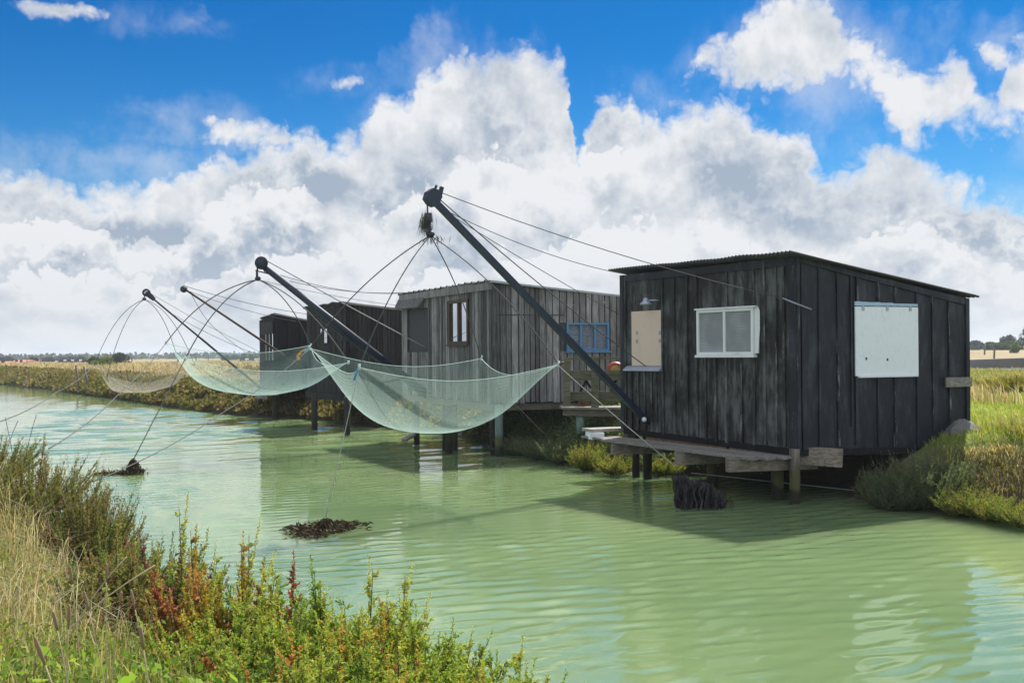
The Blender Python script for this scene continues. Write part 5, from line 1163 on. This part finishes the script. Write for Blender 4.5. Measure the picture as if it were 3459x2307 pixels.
bush_at("rough olive bush standing right of the lawn", 'G3', 1330, 460, 27, .9, 90, 16, .4, [(.20, .19, .03), (.24, .21, .04), (.15, .16, .03)], .06, 60, group=None, ub=.8)

# foreground grass, weeds
def near_ok(x, y, s, lo): return (s > lo) & (y < np.interp(x, [-9, -5.2, -2.4, .45, 2.6], [17, 12.4, 7.9, 5.6, 2.6]))
def scatter_near(N, lo, xr=(-9, 1.4), yr=(1.2, 13), cond=None):
    x = rng.uniform(*xr, N); y = rng.uniform(*yr, N); s = sdist(x, y); k = near_ok(x, y, s, lo) & (np.abs(x) < .62 * y + .4)
    if cond is not None: k &= cond(x, y, s)
    x, y, s = x[k], y[k], s[k]; return x, y, s, gz(x, y, s)
STRAW = [(.54, .47, .33), (.64, .57, .43), (.42, .35, .22), (.34, .25, .14), (.30, .28, .11), (.20, .14, .08)]
x, y, s, z = scatter_near(90000, .55, cond=lambda x, y, s: (vnoise(x, y, 1.3, 21) * .8 + sst(y - .9 * x, 4.5, 8.3) * .66) > .60); k = rng.permutation(len(x))[:10000]; x, y, z = x[k], y[k], z[k]; n = len(x); col = pick(STRAW, n, .22)
qa = blade_quads(np.stack([x, y, z - .02], 1), (.12 + .45 * rng.uniform(0, 1, n) ** 1.8) * np.clip(y / 5, .62, 1), rng.uniform(.0014, .0034, n), rng.uniform(0, 6.283, n), rng.uniform(.15, 1.15, n)); ca = np.concatenate([col, col])
x, y, s, z = scatter_near(90000, .35, cond=lambda x, y, s: s > .6 + .6 * vnoise(x, y, .6, 41)); k = rng.permutation(len(x))[:17000]; x, y, z = x[k], y[k], z[k]; n = len(x); col = pick([(.15, .21, .04), (.22, .28, .06), (.11, .15, .03), (.30, .31, .10), (.40, .34, .20)], n, .25)
qb = blade_quads(np.stack([x, y, z - .02], 1), rng.uniform(.10, .32, n) * np.clip(y / 5, .6, 1), rng.uniform(.0018, .0042, n), rng.uniform(0, 6.283, n), rng.uniform(.1, .9, n)); cb = np.concatenate([col, col])
quads_obj("bank_grass", np.concatenate([qa, qb]), np.concatenate([ca, cb]), M['grass'], kind='stuff', label="tangled straw and green grass on the near bank", cat="grass")
# leafy undergrowth
x, y, s, z = scatter_near(120000, .3, cond=lambda x, y, s: s > .5 + .55 * vnoise(x, y, .6, 41)); k = rng.permutation(len(x))[:46000]; x, y, z = x[k], y[k], z[k]; n = len(x)
tall = (.05 + .30 * vnoise(x, y, .45, 31) ** 1.5) * np.clip(y / 5, .55, 1.1)
pos = np.stack([x, y, z + rng.uniform(0, 1, n) ** .7 * tall], 1); ax_ = unit(np.stack([rng.normal(0, 1, n), rng.normal(0, 1, n), rng.uniform(.0, 1.3, n)], 1)); L = rng.uniform(.016, .042, n)
pal_i = vnoise(x, y, .7, 33); colu = np.where((pal_i > .55)[:, None], pick([(.25, .28, .07), (.32, .29, .10), (.20, .25, .06), (.36, .30, .16)], n, .28), pick([(.13, .19, .035), (.18, .25, .045), (.09, .14, .03)], n, .28))
quads_obj("undergrowth", leaf_quads(pos, ax_, L, L * .26), colu, M['leaf'], kind='stuff', label="small leafy green undergrowth on the near bank", cat="undergrowth")
x, y, s, z = scatter_near(14000, 1.7, yr=(1.6, 4.4), xr=(-3, .0)); k = rng.permutation(len(x))[:2300]; x, y, z = x[k], y[k], z[k]; n = len(x)
pos = np.stack([x, y, z + rng.uniform(.03, .16, n)], 1); ax_ = unit(np.stack([rng.normal(0, 1, n), rng.normal(0, 1, n), rng.uniform(.2, 1.6, n)], 1)); L = rng.uniform(.02, .055, n) * np.where(rng.uniform(0, 1, n) < .08, 1.7, 1)
quads_obj("broadleaf_weeds", leaf_quads(pos, ax_, L, L * rng.uniform(.16, .30, n)), pick([(.17, .30, .035), (.23, .38, .05), (.13, .23, .03), (.26, .38, .07)], n, .2), M['leaf'], kind='stuff', label="broad green leaved weeds at the bottom left corner", cat="weeds")

# seed heads and bare stalks
def stalk(label, c, x, y, d, base_dx, head, col_m, group):
    tip = at(c, x, y, d); bx_, by_ = tip.x + base_dx, tip.y + .05; z0 = float(gz(np.array([bx_]), np.array([by_]))[0]); b = Vector((bx_, by_, z0))
    T = thing("seed_stalk", b, label, "stalk", group); m = b.lerp(tip, .55) + Vector((base_dx * .25, 0, 0)); pts = [b * (1 - t) ** 2 + m * 2 * t * (1 - t) + tip * t * t for t in np.linspace(0, 1, 8)]
    mb = MB(); mb.tube(pts, .0018 if head else .0030, 5); mb.build("stem", M[col_m], T)
    if head:
        dv = (pts[-1] - pts[-2]).normalized(); mb = MB(); mb.tube([tip - dv * .01, tip + dv * .012, tip + dv * head * .5, tip + dv * head * .9, tip + dv * head], [.002, .0048, .0055, .004, .0015], 7); mb.build("seed_head", M['seed'], T)
M['seed'] = paint('brown_seed_head', (.24, .17, .10), .9, .5, 0, (.35, .28, .18), 60); M['straw'] = paint('straw_stem', (.44, .36, .21), .8, .2); M['twig'] = paint('dark_twig', (.10, .07, .05), .8, .2)
GS = "plantain seed heads in the near grass"
for i_, (x, y, d, bd, lab) in enumerate(((420, 975, 3.6, .02, "brown seed head straight above the broad leaves"), (622, 960, 3.4, -.02, "pale brown seed head right of the straight one"), (515, 1130, 3.2, .06, "dark seed head leaning over the green leaves"),
        (330, 1240, 2.7, .05, "fat brown seed head among the broad leaves"), (400, 1230, 2.6, -.03, "blurred pale seed head beside the fat brown one"), (835, 1350, 2.5, .03, "tall pale seed head nearest the middle of the bottom edge"),
        (700, 1100, 3.3, -.06, "thin brown seed head bending right"), (785, 1120, 3.4, .05, "thin brown seed head farthest right in the grass"), (255, 1440, 2.3, .1, "brown seed head leaning at the lower left"))):
    stalk(lab, 'G1', x, y, d, bd, random.uniform(.04, .065), 'straw', GS)
stalk("bare dark twig rising above the bush at the left edge", 'G1', 213, 0, 9.8, -.22, 0, 'twig', None); stalk("thin forked twig by the left edge above the water", 'G1', 105, 35, 9.8, -.25, 0, 'twig', None); stalk("short bare twig leaning left at the left edge", 'G1', 30, 15, 9.8, .12, 0, 'twig', None)
stalk("long pale straw stalk leaning right across the green weeds", 'G1', 905, 880, 4.0, -.55, 0, 'straw', None); stalk("pale straw stalk slanting up over the undergrowth", 'G1', 740, 830, 4.4, -.35, 0, 'straw', None)

# ------------------------------------------------------------------ small things on the banks
RK = thing("rock", P3(7.55, 15.2), "grey concrete lump at the right end of the black hut", "rock")
mb = MB(); c = at('G3', 950, 880, 15.2); n_ = 12; ring = []
for j in range(5):
    ring.append([c + Vector((math.cos(k * 6.283 / n_) * .34 * math.cos(j * .36) * random.uniform(.8, 1.15), math.sin(k * 6.283 / n_) * .3 * math.cos(j * .36) * random.uniform(.8, 1.15), -.22 + .46 * math.sin(j * .38) + random.uniform(-.02, .02))) for k in range(n_)])
for j in range(4):
    for k in range(n_): mb.quad([ring[j][k], ring[j][(k + 1) % n_], ring[j + 1][(k + 1) % n_], ring[j + 1][k]])
mb.quad(ring[4]); mb.build("lump", M['concrete'], RK)
mb = MB()
for r_ in range(7):
    for k in range(12):
        a = Vector((4.75 + k * .235 + (r_ % 2) * .11, 16.9 - k * .02, .02 + r_ * .11)); mb.beam(a, a + Vector((.225, -.02, 0)), .1, .1, tone=random.random())
tag(mb.build("brick_wall", M['brick']), "low dark brick wall in the shade under the black hut", "wall")
# slipway boards on the bank under the grey hut
for i_, (p, q, lab) in enumerate(((('C2', 240, 1228, 24), ('C2', 305, 1185, 24.3), "broken plank sticking out of the water under the nearest net"), (('C2', 445, 1215, 24.4), ('C2', 530, 1205, 24.2), "short pale plank lying at the water edge under the grey hut"),
                                  (('C2', 625, 1185, 23.9), ('C2', 700, 1130, 25.0), "long thin plank leaning on the bank under the grey hut"), (('C2', 625, 1100, 24.6), ('C2', 755, 1060, 24.6), "dark beam lying across the stilts under the grey hut"))):
    mb = MB(); mb.beam(at(*p), at(*q), .16, .05); tag(mb.build("plank", M['deck_wood'] if i_ != 3 else M['dark_wood']), lab, "plank", "loose planks under the grey hut")
for (x, y, lab, dx) in ((179, 838, "leaning dark fence post by the water on the far bank, left of the two", -.12), (199, 842, "shorter leaning fence post on the far bank, right of the two", -.16)):
    b = at('V', x, y, 60); z0 = float(gz(np.array([b.x]), np.array([b.y]))[0]); mb = MB(); mb.tube([Vector((b.x - dx, b.y, z0 - .1)), Vector((b.x + dx, b.y, b.z))], .06, 7); tag(mb.build("fence_post", M['pole']), lab, "post", "fence posts on the far bank")
for (x, y, d) in ((2260, 785, 120), (2282, 789, 95)):
    b = at('V', x, y + 10, d); z0 = float(gz(np.array([b.x]), np.array([b.y]))[0]); mb = MB(); mb.tube([Vector((b.x, b.y, z0 - .1)), Vector((b.x + .05, b.y, b.z))], .09, 7); tag(mb.build("fence_post", M['pole']), "thin dark fence post in the field right of the black hut, %s" % ("near the far trees" if d == 120 else "nearer the grey wall"), "post", "fence posts right of the hut")
# grey wall, sandy track and pool beyond the lawn
mb = MB(); a = at('G3', 940, 410, 56); b = at('G3', 1500, 372, 62); a.z = 1.0; b.z = 1.0
mb.beam(a + up * .25, b + up * .32, .5, .75, tone=.5)
for k in range(9): p = a.lerp(b, k / 8); mb.beam(p + Vector((0, -.27, -.1)), p + Vector((0, -.27, .62)), .12, .05, (0, 1, 0), .3)
tag(mb.build("retaining_wall", M['barn']), "long low grey wall across the field right of the black hut", "wall")
mb = MB(); mb.quad([(20, 57.5, 1.56), (45, 63, 1.56), (45.5, 64.3, 1.6), (20, 58.8, 1.6)]); mb.build("path", paint('sandy_track', (.36, .32, .25), .9, .3), kind='structure')
mb = MB(); mb.quad([(17, 50.5, 1.14), (44, 55, 1.14), (46, 59.5, 1.14), (17, 54.4, 1.14)]); mb.build("pool_water", paint('pale_pool', (.36, .42, .46), .08, .1), kind='structure')

# ------------------------------------------------------------------ far trees, houses, poles
def far_tree(label, c, x, yt, yb, d, w, pal, kind, group, name="tree"):
    p = at(c, x, yt, d); z0 = float(gz(np.array([p.x]), np.array([p.y]))[0]); h = max(1.2, p.z - z0); hw = w / .67967 / FPX * d / 2
    T = thing(name, (p.x, p.y, z0), label, "tree", group); mb = MB(); b = Vector((p.x, p.y, z0)); mb.tube([b - up * .2, b + up * h * .45, b + up * h * .9], [.06 * h ** .7, .04 * h ** .7, .01], 7)
    for k in range(4):
        a = random.uniform(0, 6.28); mb.tube([b + up * h * (.25 + .12 * k), b + up * h * (.45 + .12 * k) + Vector((math.cos(a), math.sin(a), 0)) * hw * .6], [.03 * h ** .6, .01], 5)
    mb.build("trunk", M['bark'], T); Q = []; C = []
    nb = 26
    for k in range(nb):
        t = random.uniform(.12, .95); r = hw * (1 - t ** 1.5 if kind == 'cone' else math.sqrt(max(.05, 1 - (2 * t - .9) ** 2))) * math.sqrt(random.random()); a = random.uniform(0, 6.28)
        cc = np.array([p.x + math.cos(a) * r, p.y + math.sin(a) * r, z0 + h * t]); n = 110; v = unit(rng.normal(size=(n, 3))) * rng.uniform(.4, 1, (n, 1)) ** .5; rr = hw * random.uniform(.22, .42)
        pos = cc + v * np.array([rr, rr, min(rr, h * .16)]); L = np.full(n, max(.16, d * .0013)) * rng.uniform(.6, 1.3, n)
        Q.append(leaf_quads(pos, unit(v + rng.normal(0, .6, (n, 3))), L, L * .36)); C.append(pick(pal, 1, .25) * rng.uniform(.7, 1.3, (n, 1)))
    quads_obj("crown", np.concatenate(Q), np.clip(np.concatenate(C), 0, 1), M['far_leaf'], T); return T
DK_ = [(.028, .045, .028), (.035, .055, .03)]; OL_ = [(.07, .095, .035), (.055, .08, .03)]; BR_T = [(.16, .22, .04), (.13, .19, .035)]; BLU = [(.045, .065, .05), (.05, .07, .055)]
GT = "trees along the skyline"
for (x, yt, d, w, pal, kind, lab) in (
    (275, 813, 150, 46, DK_, 'round', "round dark tree standing between the pale net and the bright bush"), (238, 823, 120, 44, BR_T, 'round', "bright green bush beside the round dark tree"), (215, 826, 125, 26, OL_, 'round', "dull green bush at the right end of the grey barn"),
    (185, 820, 330, 30, BLU, 'round', "bluish tree behind the grey barn, right half"), (160, 821, 340, 28, BLU, 'round', "bluish tree behind the grey barn, left half"), (112, 824, 300, 30, OL_, 'round', "low tree left of the grey barn"), (75, 825, 280, 18, DK_, 'round', "small dark tree between the orange house and the barn"),
    (15, 824, 330, 24, BLU, 'round', "bluish tree above the white shed at the far left"), (140, 822, 380, 22, BLU, 'round', "faint tree over the left end of the grey barn"),
    (520, 819, 280, 22, BLU, 'round', "bluish tree left of the far grey shed"), (540, 820, 290, 26, BLU, 'round', "low bluish tree just behind the far grey shed"), (560, 812, 260, 14, BLU, 'cone', "pointed tree over the far grey shed"), (580, 820, 290, 24, BLU, 'round', "low bluish tree nearest the farthest hut"),
    (2240, 784, 230, 34, BLU, 'round', "bluish tree just right of the black hut"), (2275, 787, 170, 40, OL_, 'round', "olive bush in front of the bluish trees right of the hut"), (2318, 772, 190, 44, DK_, 'round', "dark tree left of the orange roof"), (2300, 787, 165, 46, OL_, 'round', "wide olive bush below the dark tree"),
    (2330, 790, 130, 22, BR_T, 'round', "yellow green bush beside the orange roof"), (2365, 752, 190, 60, DK_, 'cone', "tall dark conifer at the right edge of the picture")):
    far_tree(lab, 'V', x, yt, 0, d, w, pal, kind, GT)
xs_ = []; Q = []; C = []
for k in range(1100):
    d = random.uniform(500, 900); t = random.uniform(-.56, .58); x = t * d; n = 16; hh = random.uniform(1.2, 3.2) * d / 700; z0 = 1 + (1.15 if t > .3 else 0); v = unit(rng.normal(size=(n, 3))); pos = np.array([x, d, z0 + hh * .5]) + v * (random.uniform(6, 16), 4, hh * .5); L = rng.uniform(1.2, 2.4, n)
    Q.append(leaf_quads(pos, unit(v + rng.normal(0, .5, (n, 3))), L, L * .45)); C.append(pick(BLU, 1, .2) * rng.uniform(.8, 1.25, (n, 1)))
quads_obj("far_woods", np.concatenate(Q), np.concatenate(C), M['far_leaf'], kind='stuff', label="thin bluish line of far woods along the horizon", cat="woods")
def house(label, x0, x1, yeave, yridge, d, depth, wm, rm, doors=2, name="house", cat="house", zb=None):
    a = at('V', x0, yeave, d); b = at('V', x1, yeave, d); z0 = float(gz(np.array([a.x]), np.array([a.y]))[0]) - .1; zr = at('V', x0, yridge, d).z; ze = a.z
    T = thing(name, ((a.x + b.x) / 2, d, z0), label, cat); L = b.x - a.x; mb = MB()
    mb.hexa([(a.x, d, z0), (b.x, d, z0), (b.x, d + depth, z0), (a.x, d + depth, z0), (a.x, d, ze), (b.x, d, ze), (b.x, d + depth, ze), (a.x, d + depth, ze)]); mb.build("wall", wm, T)
    mb = MB(); o = .25; rz = zr; m_ = d + depth / 2
    mb.hexa([(a.x - o, d - o, ze + .02), (b.x + o, d - o, ze + .02), (b.x + o, d + depth + o, ze + .02), (a.x - o, d + depth + o, ze + .02), (a.x - o, m_ - .05, rz), (b.x + o, m_ - .05, rz), (b.x + o, m_ + .05, rz), (a.x - o, m_ + .05, rz)]); mb.build("roof", rm, T)
    for k in range(doors):
        q = a.x + L * (k + .5) / doors; w_ = min(1.2, L / doors * .3); mb = MB(); mb.hexa([(q - w_, d - .05, z0 + .9), (q + w_, d - .05, z0 + .9), (q + w_, d - .003, z0 + .9), (q - w_, d - .003, z0 + .9), (q - w_, d - .05, ze - .3), (q + w_, d - .05, ze - .3), (q + w_, d - .003, ze - .3), (q - w_, d - .003, ze - .3)]); mb.build("window", M['shutter'], T)
    return T
house("long low grey barn with a flat pitched roof on the left skyline", 131, 203, 829, 826, 240, 9, M['barn'], M['barn_roof'], 4, "barn", "barn")
house("dark lean-to building joined to the right end of the grey barn", 204, 222, 832, 828.5, 236, 7, M['black_wood'], M['barn_roof'], 1, "barn", "barn")
house("small house with an orange tiled roof at the far left", 22, 54, 832, 826.5, 260, 8, M['render'], M['roof_tile'], 3)
house("low white house with orange roof cut by the left edge", -14, 14, 834, 830, 250, 7, M['render'], M['roof_tile'], 2)
house("low pale grey shed on the skyline left of the farthest hut", 546, 588, 826, 823, 220, 9, M['panel'], M['barn_roof'], 2, "shed", "shed")
house("house with an orange tiled roof at the right edge", 2338, 2368, 799, 793, 175, 8, M['render'], M['roof_tile'], 2)
for (x, yt, d, lab) in ((62, 822, 250, "utility pole above the orange roofed house"), (92, 816, 210, "thin utility pole left of the grey barn"), (247, 812, 170, "utility pole left of the round dark tree"), (303, 818, 200, "utility pole right of the round dark tree"), (450, 812, 190, "utility pole behind the aqua net"), (478, 816, 230, "smaller utility pole right of the one behind the aqua net")):
    p = at('V', x, yt, d); z0 = float(gz(np.array([p.x]), np.array([p.y]))[0]); T = thing("utility_pole", (p.x, p.y, z0), lab, "pole", "utility poles across the fields")
    mb = MB(); mb.tube([Vector((p.x, p.y, z0 - .3)), p], [.13, .09], 7); mb.build("post", M['pole'], T); mb = MB(); mb.beam(p + Vector((-.7, 0, -.25)), p + Vector((.7, 0, -.25)), .1, .1); mb.build("crossarm", M['pole'], T)

# ------------------------------------------------------------------ the air
mb = MB(); mb.hexa([(-3300, -60, -2.5), (3300, -60, -2.5), (3300, 3300, -2.5), (-3300, 3300, -2.5), (-3300, -60, 15), (3300, -60, 15), (3300, 3300, 15), (-3300, 3300, 15)])
hm = bpy.data.materials.new("haze"); hm.use_nodes = True; ht = hm.node_tree; ht.nodes.clear()
pv = nd(ht, 'ShaderNodeVolumePrincipled'); pv.inputs['Color'].default_value = (.80, .88, .97, 1); pv.inputs['Density'].default_value = .00045; pv.inputs['Anisotropy'].default_value = .3
ho = nd(ht, 'ShaderNodeOutputMaterial'); ht.links.new(pv.outputs[0], ho.inputs['Volume'])
mb.build("haze", hm, kind='stuff', label="thin pale air over the marsh", cat="haze")
